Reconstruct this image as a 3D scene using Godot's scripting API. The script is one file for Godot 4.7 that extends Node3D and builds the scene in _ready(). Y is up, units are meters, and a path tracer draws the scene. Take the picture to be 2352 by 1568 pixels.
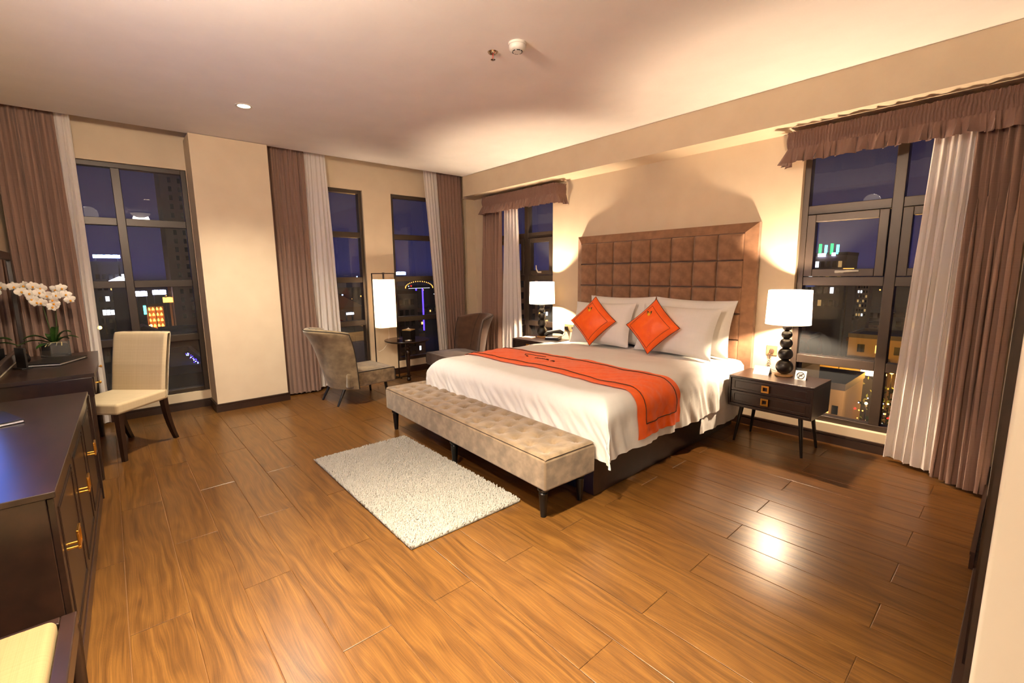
extends Node3D
# A hotel bedroom at night. x runs along the headboard wall (the window wall is at low x), z runs from the headboard wall (z = 0) towards the desk wall, y is up; metres.

var M := {}
var used := {}
var rng := RandomNumberGenerator.new()


# ---------------------------------------------------------------- mesh helpers
func S() -> SurfaceTool:
	var st := SurfaceTool.new()
	st.begin(Mesh.PRIMITIVE_TRIANGLES)
	return st


func vtx(st: SurfaceTool, p: Vector3, n: Vector3, uv: Vector2) -> void:
	st.set_normal(n)
	st.set_uv(uv)
	st.add_vertex(p)


func quad(st: SurfaceTool, a: Vector3, b: Vector3, c: Vector3, d: Vector3, uva := Vector2(0, 0), uvb := Vector2(1, 0), uvc := Vector2(1, 1), uvd := Vector2(0, 1)) -> void:
	# a b c d run counter-clockwise seen from outside
	var n := (b - a).cross(d - a)
	if n.length_squared() < 1e-16:
		n = (c - b).cross(d - b)
	n = n.normalized()
	vtx(st, a, n, uva); vtx(st, c, n, uvc); vtx(st, b, n, uvb)
	vtx(st, a, n, uva); vtx(st, d, n, uvd); vtx(st, c, n, uvc)


func box(st: SurfaceTool, c: Vector3, s: Vector3, b := Basis()) -> void:
	var h := s * 0.5
	for axis in 3:
		var u := (axis + 1) % 3
		var v := (axis + 2) % 3
		for sg in [-1.0, 1.0]:
			var p := []
			for k in [[-1, -1], [1, -1], [1, 1], [-1, 1]]:
				var q := Vector3.ZERO
				q[axis] = sg * h[axis]
				q[u] = k[0] * h[u]
				q[v] = k[1] * h[v]
				p.append(c + b * q)
			if sg < 0:
				p = [p[3], p[2], p[1], p[0]]
			quad(st, p[0], p[1], p[2], p[3], Vector2(0, 0), Vector2(s[u], 0), Vector2(s[u], s[v]), Vector2(0, s[v]))


func boxmm(st: SurfaceTool, lo: Vector3, hi: Vector3) -> void:
	box(st, (lo + hi) * 0.5, hi - lo)


func rbox(st: SurfaceTool, c: Vector3, s: Vector3, r := 0.004, b := Basis(), seg := 2) -> void:
	var h := s * 0.5
	r = minf(r, minf(h.x, minf(h.y, h.z)) * 0.98)
	var inn := h - Vector3(r, r, r)
	for axis in 3:
		var u := (axis + 1) % 3
		var v := (axis + 2) % 3
		var cu := []
		var cv := []
		for k in seg + 1:
			cu.append(-h[u] + r * k / seg)
			cv.append(-h[v] + r * k / seg)
		for k in seg + 1:
			cu.append(h[u] - r + r * k / seg)
			cv.append(h[v] - r + r * k / seg)
		for sg in [-1.0, 1.0]:
			for i in cu.size() - 1:
				for j in cv.size() - 1:
					var P := []
					var N := []
					var UV := []
					for k in [[0, 0], [1, 0], [1, 1], [0, 1]]:
						var q := Vector3.ZERO
						q[axis] = sg * h[axis]
						q[u] = cu[i + k[0]]
						q[v] = cv[j + k[1]]
						var ip := q.clamp(-inn, inn)
						var d := (q - ip).normalized()
						P.append(c + b * (ip + d * r))
						N.append((b * d).normalized())
						UV.append(Vector2(q[u], q[v]))
					var o: Array = [0, 2, 1, 0, 3, 2] if sg > 0 else [0, 1, 2, 0, 2, 3]
					for k in o:
						vtx(st, P[k], N[k], UV[k])


func grid(st: SurfaceTool, nu: int, nv: int, f: Callable, flip := false, uvs := Vector2(1, 1), closed_u := false) -> void:
	var P := PackedVector3Array()
	P.resize((nu + 1) * (nv + 1))
	for i in nu + 1:
		for j in nv + 1:
			P[i * (nv + 1) + j] = f.call(float(i) / nu, float(j) / nv)
	var N := PackedVector3Array()
	N.resize(P.size())
	var w := nv + 1
	for i in nu + 1:
		for j in nv + 1:
			var i0 := i - 1
			var i1 := i + 1
			if closed_u:
				i0 = (i - 1 + nu) % nu
				i1 = (i + 1) % nu
			else:
				i0 = maxi(i0, 0)
				i1 = mini(i1, nu)
			var du := P[i1 * w + j] - P[i0 * w + j]
			var dv := P[i * w + mini(j + 1, nv)] - P[i * w + maxi(j - 1, 0)]
			var n := du.cross(dv)
			if n.length_squared() < 1e-18:
				n = Vector3.UP
			n = n.normalized()
			N[i * w + j] = -n if flip else n
	for i in nu:
		for j in nv:
			var a := i * w + j
			var b := (i + 1) * w + j
			var c := b + 1
			var d := a + 1
			var o: Array = [a, b, c, a, c, d] if flip else [a, c, b, a, d, c]
			for k in o:
				vtx(st, P[k], N[k], Vector2(float(k / w) / nu * uvs.x, float(k % w) / nv * uvs.y))


func lathe(st: SurfaceTool, prof: Array, o: Vector3, seg := 20, b := Basis()) -> void:
	# prof: Vector2(radius, height), listed from bottom to top
	var ns := []
	for i in prof.size() - 1:
		var d: Vector2 = prof[i + 1] - prof[i]
		ns.append(Vector2(d.y, -d.x).normalized())
	for i in prof.size() - 1:
		var n0: Vector2 = ns[i]
		var n1: Vector2 = ns[i]
		if i > 0 and ns[i - 1].dot(ns[i]) > 0.7:
			n0 = (ns[i - 1] + ns[i]).normalized()
		if i < ns.size() - 1 and ns[i + 1].dot(ns[i]) > 0.7:
			n1 = (ns[i + 1] + ns[i]).normalized()
		for k in seg:
			var a0 := TAU * k / seg
			var a1 := TAU * (k + 1) / seg
			var d0 := Vector3(cos(a0), 0, sin(a0))
			var d1 := Vector3(cos(a1), 0, sin(a1))
			var up := Vector3.UP
			var p0: Vector3 = o + b * (d0 * prof[i].x + up * prof[i].y)
			var p1: Vector3 = o + b * (d1 * prof[i].x + up * prof[i].y)
			var p2: Vector3 = o + b * (d1 * prof[i + 1].x + up * prof[i + 1].y)
			var p3: Vector3 = o + b * (d0 * prof[i + 1].x + up * prof[i + 1].y)
			var m0 := b * (d0 * n0.x + up * n0.y)
			var m1 := b * (d1 * n0.x + up * n0.y)
			var m2 := b * (d1 * n1.x + up * n1.y)
			var m3 := b * (d0 * n1.x + up * n1.y)
			var u0 := float(k) / seg
			var u1 := float(k + 1) / seg
			if prof[i].x > 1e-6:
				vtx(st, p0, m0, Vector2(u0, 0)); vtx(st, p1, m1, Vector2(u1, 0)); vtx(st, p2, m2, Vector2(u1, 1))
			if prof[i + 1].x > 1e-6:
				vtx(st, p0, m0, Vector2(u0, 0)); vtx(st, p2, m2, Vector2(u1, 1)); vtx(st, p3, m3, Vector2(u0, 1))


func tube(st: SurfaceTool, pts: Array, r, seg := 8, closed := false) -> void:
	var n := pts.size()
	var rings := []
	var side := Vector3.ZERO
	for i in n:
		var a: Vector3 = pts[(i - 1 + n) % n] if closed else pts[maxi(i - 1, 0)]
		var b: Vector3 = pts[(i + 1) % n] if closed else pts[mini(i + 1, n - 1)]
		var t := (b - a).normalized()
		if side == Vector3.ZERO:
			side = t.cross(Vector3.UP if absf(t.y) < 0.9 else Vector3.RIGHT).normalized()
		side = (side - t * side.dot(t)).normalized()
		var other := t.cross(side).normalized()
		var rr: float = r[i] if r is Array else r
		var ring := []
		for k in seg:
			var ang := TAU * k / seg
			var d := side * cos(ang) + other * sin(ang)
			ring.append([pts[i] + d * rr, d])
		rings.append(ring)
	for i in (n if closed else n - 1):
		var A: Array = rings[i]
		var B: Array = rings[(i + 1) % n]
		for k in seg:
			var k1 := (k + 1) % seg
			for q in [A[k], B[k], B[k1], A[k], B[k1], A[k1]]:
				vtx(st, q[0], q[1], Vector2(float(k) / seg, float(i) / n))
	if not closed:
		for e in [0, n - 1]:
			var R: Array = rings[e]
			var nn: Vector3 = (pts[0] - pts[1]).normalized() if e == 0 else (pts[n - 1] - pts[n - 2]).normalized()
			for k in seg:
				var k1 := (k + 1) % seg
				var o: Array = [pts[e], R[k][0], R[k1][0]] if e == 0 else [pts[e], R[k1][0], R[k][0]]
				for q in o:
					vtx(st, q, nn, Vector2.ZERO)


func prism(st: SurfaceTool, poly: PackedVector2Array, z0: float, z1: float, xf := Transform3D()) -> void:
	if Geometry2D.is_polygon_clockwise(poly):
		poly.reverse()
	var ix := Geometry2D.triangulate_polygon(poly)
	var nf := xf.basis * Vector3(0, 0, 1)
	for k in range(0, ix.size(), 3):
		var a := poly[ix[k]]
		var b := poly[ix[k + 1]]
		var c := poly[ix[k + 2]]
		if (b - a).cross(c - a) < 0:
			var t := b
			b = c
			c = t
		for q in [a, c, b]:
			vtx(st, xf * Vector3(q.x, q.y, z1), nf, q)
		for q in [a, b, c]:
			vtx(st, xf * Vector3(q.x, q.y, z0), -nf, q)
	for k in poly.size():
		var a := poly[k]
		var b := poly[(k + 1) % poly.size()]
		quad(st, xf * Vector3(a.x, a.y, z0), xf * Vector3(b.x, b.y, z0), xf * Vector3(b.x, b.y, z1), xf * Vector3(a.x, a.y, z1))


func sphere(st: SurfaceTool, c: Vector3, r: Vector3, seg := 16, rings := 10) -> void:
	var prof := []
	for i in rings + 1:
		var a := -PI / 2 + PI * i / rings
		prof.append(Vector2(maxf(cos(a), 0.0), sin(a)))
	lathe(st, prof, c, seg, Basis.from_scale(r))


# ---------------------------------------------------------------- node helpers
func numbered(n: String) -> String:
	if not used.has(n):
		used[n] = 0
		return n
	used[n] += 1
	return "%s_%03d" % [n, used[n]]


func obj(called: String, st: SurfaceTool, m: Material, parent: Node = null) -> MeshInstance3D:
	var o := MeshInstance3D.new()
	o.mesh = st.commit()
	o.material_override = m
	if parent == null:
		o.name = numbered(called)
		add_child(o)
	else:
		o.name = called
		parent.add_child(o, true)
	return o


func inst(called: String, mesh: Mesh, m: Material, parent: Node, at := Transform3D()) -> MeshInstance3D:
	var o := MeshInstance3D.new()
	o.mesh = mesh
	o.material_override = m
	o.transform = at
	o.name = called
	parent.add_child(o, true)
	return o


func tag(o: Node, label: String, category: String, group := "") -> Node:
	o.set_meta("label", label)
	o.set_meta("category", category)
	if group:
		o.set_meta("group", group)
	return o


func thing(called: String, label: String, category: String, at := Vector3.ZERO, turn := 0.0, group := "") -> Node3D:
	var o := Node3D.new()
	o.name = numbered(called)
	add_child(o)
	o.position = at
	o.rotation.y = turn
	tag(o, label, category, group)
	return o


func struct(called: String, st: SurfaceTool, m: Material) -> MeshInstance3D:
	var o := obj(called, st, m)
	o.set_meta("kind", "structure")
	return o


func part(called: String, m: Material, parent: Node, lo: Vector3, hi: Vector3, r := 0.003, seg := 1) -> MeshInstance3D:
	var st := S()
	if r > 0:
		rbox(st, (lo + hi) * 0.5, hi - lo, r, Basis(), seg)
	else:
		boxmm(st, lo, hi)
	return obj(called, st, m, parent)


# ---------------------------------------------------------------- materials
func mat(c: Color, rough := 0.6, metal := 0.0) -> StandardMaterial3D:
	var m := StandardMaterial3D.new()
	m.albedo_color = c
	m.roughness = rough
	m.metallic = metal
	return m


func glow(c: Color, energy: float) -> StandardMaterial3D:
	var m := mat(c, 0.6)
	m.emission_enabled = true
	m.emission = c
	m.emission_energy_multiplier = energy
	return m


func noise_tex(sd: int, freq: float, size: int, c0: Color, c1: Color, gain := 0.5, stretch := Vector2i(1, 1), contrast := 1.0) -> ImageTexture:
	var n := FastNoiseLite.new()
	n.seed = sd
	n.frequency = freq
	n.noise_type = FastNoiseLite.TYPE_SIMPLEX_SMOOTH
	n.fractal_octaves = 5
	n.fractal_gain = gain
	var im := n.get_seamless_image(size, size)
	im.convert(Image.FORMAT_L8)
	if stretch != Vector2i(1, 1):
		im.resize(size * stretch.x, size * stretch.y, Image.INTERPOLATE_CUBIC)
	var lut := []
	for k in 256:
		var t := clampf((k / 255.0 - 0.5) * contrast + 0.5, 0, 1)
		lut.append(c0.lerp(c1, t))
	var data := im.get_data()
	var out := PackedByteArray()
	out.resize(data.size() * 3)
	for k in data.size():
		var c: Color = lut[data[k]]
		out[k * 3] = int(c.r * 255)
		out[k * 3 + 1] = int(c.g * 255)
		out[k * 3 + 2] = int(c.b * 255)
	return ImageTexture.create_from_image(Image.create_from_data(im.get_width(), im.get_height(), false, Image.FORMAT_RGB8, out))


func weave_tex(sd: int, c0: Color, c1: Color, horiz: float, vert: float) -> ImageTexture:
	# slubbed threads: one random tone per row and per column, with slow changes along the thread
	var r := RandomNumberGenerator.new()
	r.seed = sd
	var n := 256
	var rows := []
	var cols := []
	for k in n:
		rows.append(r.randf())
		cols.append(r.randf())
	var fn := FastNoiseLite.new()
	fn.seed = sd
	fn.frequency = 0.02
	var out := PackedByteArray()
	out.resize(n * n * 3)
	for y in n:
		for x in n:
			var t: float = 0.5 + horiz * (rows[y] - 0.5) * (0.7 + 0.6 * fn.get_noise_2d(x, y * 9)) + vert * (cols[x] - 0.5)
			var c := c0.lerp(c1, clampf(t, 0, 1))
			var k := (y * n + x) * 3
			out[k] = int(c.r * 255)
			out[k + 1] = int(c.g * 255)
			out[k + 2] = int(c.b * 255)
	return ImageTexture.create_from_image(Image.create_from_data(n, n, false, Image.FORMAT_RGB8, out))


func floor_tex() -> ImageTexture:
	# six laminate boards one above the other, 1.283 m by 0.198 m each
	var W := 1024
	var H := 1008
	var n1 := FastNoiseLite.new()
	n1.seed = 11
	n1.frequency = 1.0
	n1.fractal_octaves = 3
	var n2 := FastNoiseLite.new()
	n2.seed = 23
	n2.frequency = 1.0
	n2.fractal_octaves = 2
	var dark := Color8(72, 45, 20)
	var mid := Color8(119, 79, 37)
	var light := Color8(158, 112, 54)
	var out := PackedByteArray()
	out.resize(W * H * 3)
	for y in H:
		var k := y / 168
		var ly := (y % 168) / 168.0
		for x in W:
			var u := 1.283 * x / W
			var bend := n1.get_noise_2d(u * 0.85 + 31.0 * k, ly * 0.8 + 7.0 * k)
			var fine := n2.get_noise_2d(u * 2.2 + 9.0 * k, (ly + 0.16 * bend) * 26.0)
			var hair := n2.get_noise_2d(u * 4.0 + 5.0 * k, (ly + 0.16 * bend) * 85.0 + 40.0)
			var ring := sin((ly * 1.6 + bend * 1.5 + 0.05 * fine + k * 0.37) * TAU * 1.6)
			var broad := n1.get_noise_2d(u * 0.5 + 11.0 * k, (ly + 0.2 * bend) * 3.4 + 50.0)
			var t := clampf(0.5 + 0.08 * ring + 0.22 * fine + 0.22 * hair + 0.26 * broad, 0, 1)
			var c := dark.lerp(mid, t * 2.0) if t < 0.5 else mid.lerp(light, t * 2.0 - 1.0)
			var q := (y * W + x) * 3
			out[q] = int(c.r * 255)
			out[q + 1] = int(c.g * 255)
			out[q + 2] = int(c.b * 255)
	return ImageTexture.create_from_image(Image.create_from_data(W, H, false, Image.FORMAT_RGB8, out))


func tri(m: StandardMaterial3D, t: Texture2D, sc: Vector3) -> StandardMaterial3D:
	m.albedo_texture = t
	m.albedo_color = Color.WHITE
	m.uv1_triplanar = true
	m.uv1_scale = sc
	return m


func velvet(sd: int, c0: Color, c1: Color, rim := 0.7) -> StandardMaterial3D:
	var m := tri(mat(Color.WHITE, 0.85), noise_tex(sd, 0.012, 384, c0, c1, 0.55, Vector2i(1, 1), 1.9), Vector3(1.6, 1.6, 1.6))
	m.rim_enabled = true
	m.rim = rim
	m.rim_tint = 0.4
	m.metallic_specular = 0.25
	return m


func make_materials() -> void:
	M.plaster = tri(mat(Color.WHITE, 0.9), noise_tex(1, 0.03, 128, Color(0.935, 0.915, 0.895), Color(0.955, 0.935, 0.915)), Vector3(0.7, 0.7, 0.7))
	M.wall = tri(mat(Color.WHITE, 0.85), noise_tex(2, 0.03, 128, Color(0.845, 0.77, 0.66), Color(0.87, 0.80, 0.69)), Vector3(0.8, 0.8, 0.8))
	M.cream = mat(Color(0.82, 0.78, 0.71), 0.8)
	M.dark_wood = tri(mat(Color.WHITE, 0.32), noise_tex(3, 0.02, 256, Color(0.115, 0.065, 0.05), Color(0.17, 0.10, 0.075), 0.6, Vector2i(4, 1), 1.6), Vector3(0.5, 2.0, 2.0))
	M.dark_wood.clearcoat_enabled = true
	M.dark_wood.clearcoat = 0.35
	M.dark_wood.clearcoat_roughness = 0.25
	M.skirt = mat(Color(0.20, 0.13, 0.10), 0.3)
	M.black = mat(Color(0.045, 0.04, 0.04), 0.3)
	M.black_metal = mat(Color(0.16, 0.12, 0.09), 0.4, 0.3)
	M.frame = mat(Color(0.24, 0.20, 0.17), 0.35, 0.25)
	M.glass = mat(Color(0.9, 0.93, 0.95, 0.03), 0.0)
	M.glass.transparency = BaseMaterial3D.TRANSPARENCY_ALPHA
	M.brass = mat(Color(0.83, 0.62, 0.28), 0.28, 1.0)
	M.chrome = mat(Color(0.85, 0.8, 0.75), 0.12, 1.0)
	M.silver = mat(Color(0.8, 0.78, 0.75), 0.3, 0.9)
	var ft := floor_tex()
	M.floor = mat(Color.WHITE, 0.29)
	M.floor.albedo_texture = ft
	M.floor.albedo_color = Color(0.80, 0.79, 0.75)
	M.joint = mat(Color(0.46, 0.31, 0.17), 0.6)
	M.curtain = tri(mat(Color.WHITE, 0.9), weave_tex(5, Color(0.51, 0.40, 0.345), Color(0.60, 0.485, 0.425), 0.5, 0.4), Vector3(4, 4, 4))
	M.curtain.rim_enabled = true
	M.curtain.rim = 0.3
	M.sheer = mat(Color(0.97, 0.94, 0.91, 0.86), 0.9)
	M.sheer.transparency = BaseMaterial3D.TRANSPARENCY_ALPHA
	M.sheer.backlight_enabled = true
	M.sheer.backlight = Color(0.5, 0.48, 0.45)
	M.valance = tri(mat(Color.WHITE, 0.8), weave_tex(6, Color(0.44, 0.33, 0.29), Color(0.52, 0.40, 0.355), 0.3, 0.3), Vector3(5, 5, 5))
	M.valance.rim_enabled = true
	M.valance.rim = 0.4
	M.bench = velvet(7, Color(0.45, 0.375, 0.29), Color(0.57, 0.485, 0.385))
	M.headboard = velvet(8, Color(0.46, 0.335, 0.25), Color(0.55, 0.41, 0.31), 0.5)
	M.armchair = velvet(9, Color(0.38, 0.32, 0.235), Color(0.54, 0.465, 0.35), 1.0)
	M.armchair_dark = velvet(10, Color(0.27, 0.19, 0.145), Color(0.34, 0.245, 0.19), 0.8)
	M.cord = mat(Color(0.11, 0.085, 0.06), 0.7)
	M.linen = tri(mat(Color.WHITE, 0.85), weave_tex(12, Color(0.90, 0.89, 0.87), Color(0.95, 0.94, 0.92), 0.3, 0.3), Vector3(3, 3, 3))
	M.orange = tri(mat(Color.WHITE, 0.5), noise_tex(13, 0.03, 128, Color(0.96, 0.35, 0.0), Color(1.0, 0.42, 0.0)), Vector3(3, 3, 3))
	M.orange.rim_enabled = true
	M.orange.rim = 0.3
	M.thread = mat(Color(0.30, 0.13, 0.04), 0.8)
	M.beige = tri(mat(Color.WHITE, 0.9), weave_tex(14, Color(0.68, 0.60, 0.47), Color(0.79, 0.71, 0.57), 0.6, 0.5), Vector3(5, 5, 5))
	M.beige.rim_enabled = true
	M.beige.rim = 0.3
	M.rug = tri(mat(Color.WHITE, 1.0), noise_tex(15, 0.012, 256, Color(0.54, 0.515, 0.48), Color(0.645, 0.625, 0.59), 0.5, Vector2i(1, 1), 1.8), Vector3(1.3, 1.3, 1.3))
	M.shade = mat(Color(0.97, 0.93, 0.86), 0.9)
	M.shade.backlight_enabled = true
	M.shade.backlight = Color(1.0, 0.97, 0.9)
	M.oak = tri(mat(Color.WHITE, 0.5), noise_tex(16, 0.03, 128, Color(0.66, 0.48, 0.28), Color(0.76, 0.58, 0.36), 0.5, Vector2i(4, 1)), Vector3(3, 12, 3))
	M.paper = mat(Color(0.92, 0.91, 0.88), 0.8)
	M.ink = mat(Color(0.1, 0.09, 0.09), 0.7)
	M.white_plastic = mat(Color(0.88, 0.86, 0.82), 0.4)
	M.leaf = tri(mat(Color.WHITE, 0.4), noise_tex(17, 0.02, 128, Color(0.10, 0.19, 0.055), Color(0.17, 0.29, 0.08)), Vector3(8, 8, 8))
	M.petal = mat(Color(0.94, 0.91, 0.86), 0.7)
	M.petal.backlight_enabled = true
	M.petal.backlight = Color(0.4, 0.38, 0.34)
	M.lip = mat(Color(0.90, 0.62, 0.12), 0.6)
	M.bark = tri(mat(Color.WHITE, 0.95), noise_tex(18, 0.06, 128, Color(0.11, 0.065, 0.035), Color(0.30, 0.19, 0.11), 0.6, Vector2i(1, 1), 1.6), Vector3(9, 9, 9))
	M.mirror = mat(Color(0.85, 0.87, 0.88), 0.02, 1.0)
	M.table = mat(Color(0.13, 0.075, 0.05), 0.25)
	M.brass_soft = mat(Color(0.80, 0.66, 0.45), 0.4, 0.6)
	M.screen = glow(Color(0.34, 0.52, 1.0), 2.2)
	M.spot_face = glow(Color(1.0, 0.92, 0.75), 12.0)
	M.vase = mat(Color(0.95, 0.97, 0.97, 0.04), 0.0)
	M.vase.refraction_enabled = true
	M.vase.refraction_scale = 0.05
	M.vase.transparency = BaseMaterial3D.TRANSPARENCY_ALPHA
	M.tan = tri(mat(Color.WHITE, 0.9), weave_tex(19, Color(0.50, 0.41, 0.27), Color(0.58, 0.48, 0.33), 0.6, 0.4), Vector3(5, 5, 5))
	M.leather = mat(Color(0.07, 0.055, 0.045), 0.45)


# ---------------------------------------------------------------- scene
func _ready() -> void:
	rng.seed = 4711
	# camera
	var cam := Camera3D.new()
	cam.name = "camera"
	cam.fov = 73.757
	cam.near = 0.05
	cam.far = 4000.0
	add_child(cam)
	cam.position = Vector3(4.6708, 1.3961, 4.2646)
	cam.rotation = Vector3(-0.14995, 0.84822, -0.01149)
	cam.current = true
	# night sky over a lit city
	var env := Environment.new()
	var sky := Sky.new()
	var sm := ProceduralSkyMaterial.new()
	sm.sky_top_color = Color(0.135, 0.115, 0.135)
	sm.sky_horizon_color = Color(0.15, 0.145, 0.30)
	sm.sky_curve = 0.10
	sm.ground_bottom_color = Color(0.06, 0.05, 0.07)
	sm.ground_horizon_color = Color(0.10, 0.09, 0.14)
	sky.sky_material = sm
	env.background_mode = Environment.BG_SKY
	env.sky = sky
	env.tonemap_mode = Environment.TONE_MAPPER_LINEAR
	env.tonemap_exposure = 1.28
	env.sdfgi_enabled = true
	env.ssao_enabled = true
	env.ssil_enabled = true
	var we := WorldEnvironment.new()
	we.name = "environment"
	we.environment = env
	add_child(we)
	make_materials()
	build_room()
	build_curtains()
	build_bed()
	build_bedside()
	build_seating()
	build_desk_side()
	build_ceiling_fittings()
	build_city()


# ---------------------------------------------------------------- the room
const XW := -1.13      # window wall
const ZB := 4.85       # desk wall
const HC := 2.75       # ceiling
const XE := 6.6        # end of the entrance area


func plank(v: int, flip: bool, x0: float, x1: float, w: float) -> ArrayMesh:
	# one board lying at local (0..len, 0..w), grain strip v, cut from x0 to x1 of a whole board
	var st := S()
	var L := x1 - x0
	var g := 0.0011
	var c := 0.0022
	var y := 0.0
	var yb := -0.006
	var uv := func(x: float, z: float) -> Vector2:
		var u := (x0 + x) / 1.283
		return Vector2(1.0 - u if flip else u, (v + 0.02 + 0.96 * z / 0.1985) / 6.0)
	var top := [Vector3(g + c, y, w - g - c), Vector3(L - g - c, y, w - g - c), Vector3(L - g - c, y, g + c), Vector3(g + c, y, g + c)]
	var mid := [Vector3(g, y - 0.0009, w - g), Vector3(L - g, y - 0.0009, w - g), Vector3(L - g, y - 0.0009, g), Vector3(g, y - 0.0009, g)]
	quad(st, top[0], top[1], top[2], top[3], uv.call(top[0].x, top[0].z), uv.call(top[1].x, top[1].z), uv.call(top[2].x, top[2].z), uv.call(top[3].x, top[3].z))
	for k in 4:
		var k1 := (k + 1) % 4
		var a: Vector3 = mid[k]
		var b: Vector3 = mid[k1]
		var ua: Vector2 = uv.call(a.x, a.z)
		var ub: Vector2 = uv.call(b.x, b.z)
		quad(st, a, b, top[k1], top[k], ua, ub, uv.call(top[k1].x, top[k1].z), uv.call(top[k].x, top[k].z))
		quad(st, Vector3(a.x, yb, a.z), Vector3(b.x, yb, b.z), b, a, ua, ub, ub, ua)
	return st.commit()


func wall_with_openings(st: SurfaceTool, along_x: bool, face: float, back: float, a0: float, a1: float, y0: float, y1: float, opens: Array) -> void:
	# opens: [from, to, bottom, top] sorted along the wall
	var put := func(p: float, q: float, lo: float, hi: float) -> void:
		if q - p < 1e-4 or hi - lo < 1e-4:
			return
		if along_x:
			boxmm(st, Vector3(p, lo, minf(face, back)), Vector3(q, hi, maxf(face, back)))
		else:
			boxmm(st, Vector3(minf(face, back), lo, p), Vector3(maxf(face, back), hi, q))
	var at := a0
	for o in opens:
		put.call(at, o[0], y0, y1)
		put.call(o[0], o[1], y0, o[2])
		put.call(o[0], o[1], o[3], y1)
		at = o[1]
	put.call(at, a1, y0, y1)


func window(called: String, origin: Vector3, u: Vector3, n: Vector3, len_u: float, v0: float, v1: float, mull: Array, trans: Array, sashes: Array) -> Node3D:
	# origin: lower corner line (y = 0) of the opening at the frame's mid plane; u along the wall, n into the room
	var w := Node3D.new()
	w.name = called
	w.set_meta("kind", "structure")
	add_child(w)
	var b := Basis(u, Vector3.UP, n)
	if b.determinant() < 0:
		b = Basis(u, Vector3.UP, n)
	var bar := func(nm: String, p0: float, p1: float, q0: float, q1: float, d0: float, d1: float) -> void:
		var st := S()
		var c := origin + u * ((p0 + p1) / 2) + Vector3.UP * ((q0 + q1) / 2) + n * ((d0 + d1) / 2)
		var s := Vector3(absf(u.x) * (p1 - p0) + absf(n.x) * (d1 - d0), q1 - q0, absf(u.z) * (p1 - p0) + absf(n.z) * (d1 - d0))
		rbox(st, c, s, 0.004, Basis(), 1)
		obj(nm, st, M.frame, w)
	var f := 0.045
	bar.call("jamb", 0, f, v0, v1, -0.05, 0.035)
	bar.call("jamb", len_u - f, len_u, v0, v1, -0.05, 0.035)
	bar.call("head_rail", f, len_u - f, v1 - f, v1, -0.05, 0.035)
	bar.call("sill_rail", f, len_u - f, v0, v0 + f, -0.05, 0.035)
	var us := [f]
	for m in mull:
		bar.call("mullion", m - 0.033, m + 0.033, v0 + f, v1 - f, -0.05, 0.032)
		us.append(m - 0.033)
		us.append(m + 0.033)
	us.append(len_u - f)
	var vs := [v0 + f]
	for t in trans:
		vs.append(t - 0.035)
		vs.append(t + 0.035)
	vs.append(v1 - f)
	for i in range(0, us.size(), 2):
		for t in trans:
			bar.call("transom", us[i], us[i + 1], t - 0.035, t + 0.035, -0.05, 0.03)
		for j in range(0, vs.size(), 2):
			var p0: float = us[i]
			var p1: float = us[i + 1]
			var q0: float = vs[j]
			var q1: float = vs[j + 1]
			if [i / 2, j / 2] in sashes:
				var e := 0.062
				bar.call("sash_stile", p0 + 0.004, p0 + e, q0 + 0.004, q1 - 0.004, -0.02, 0.045)
				bar.call("sash_stile", p1 - e, p1 - 0.004, q0 + 0.004, q1 - 0.004, -0.02, 0.045)
				bar.call("sash_rail", p0 + e, p1 - e, q0 + 0.004, q0 + e, -0.02, 0.045)
				bar.call("sash_rail", p0 + e, p1 - e, q1 - e, q1 - 0.004, -0.02, 0.045)
				p0 += e
				p1 -= e
				q0 += e
				q1 -= e
			var g := S()
			var c := origin + u * ((p0 + p1) / 2) + Vector3.UP * ((q0 + q1) / 2) - n * 0.012
			# one sheet, facing the room
			var hu := u * ((p1 - p0) / 2 + 0.004)
			var hv := Vector3.UP * ((q1 - q0) / 2 + 0.004)
			if u.cross(Vector3.UP).dot(n) > 0:
				quad(g, c - hu - hv, c + hu - hv, c + hu + hv, c - hu + hv)
			else:
				quad(g, c + hu - hv, c - hu - hv, c - hu + hv, c + hu + hv)
			obj("pane", g, M.glass, w)
	return w


func skirting(called: String, runs: Array) -> void:
	# runs: [from, to, outward] along the foot of a wall
	var st := S()
	for r in runs:
		var a: Vector3 = r[0]
		var b: Vector3 = r[1]
		var n: Vector3 = r[2]
		var d := (b - a).normalized()
		for p in [[0.0, 0.062, 0.016], [0.062, 0.072, 0.012], [0.072, 0.086, 0.018]]:
			var lo: Vector3 = a + Vector3.UP * p[0]
			var hi: Vector3 = b + Vector3.UP * p[1] + n * p[2]
			boxmm(st, Vector3(minf(lo.x, hi.x), lo.y, minf(lo.z, hi.z)), Vector3(maxf(lo.x, hi.x), hi.y, maxf(lo.z, hi.z)))
	struct(called, st, M.skirt)


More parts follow.
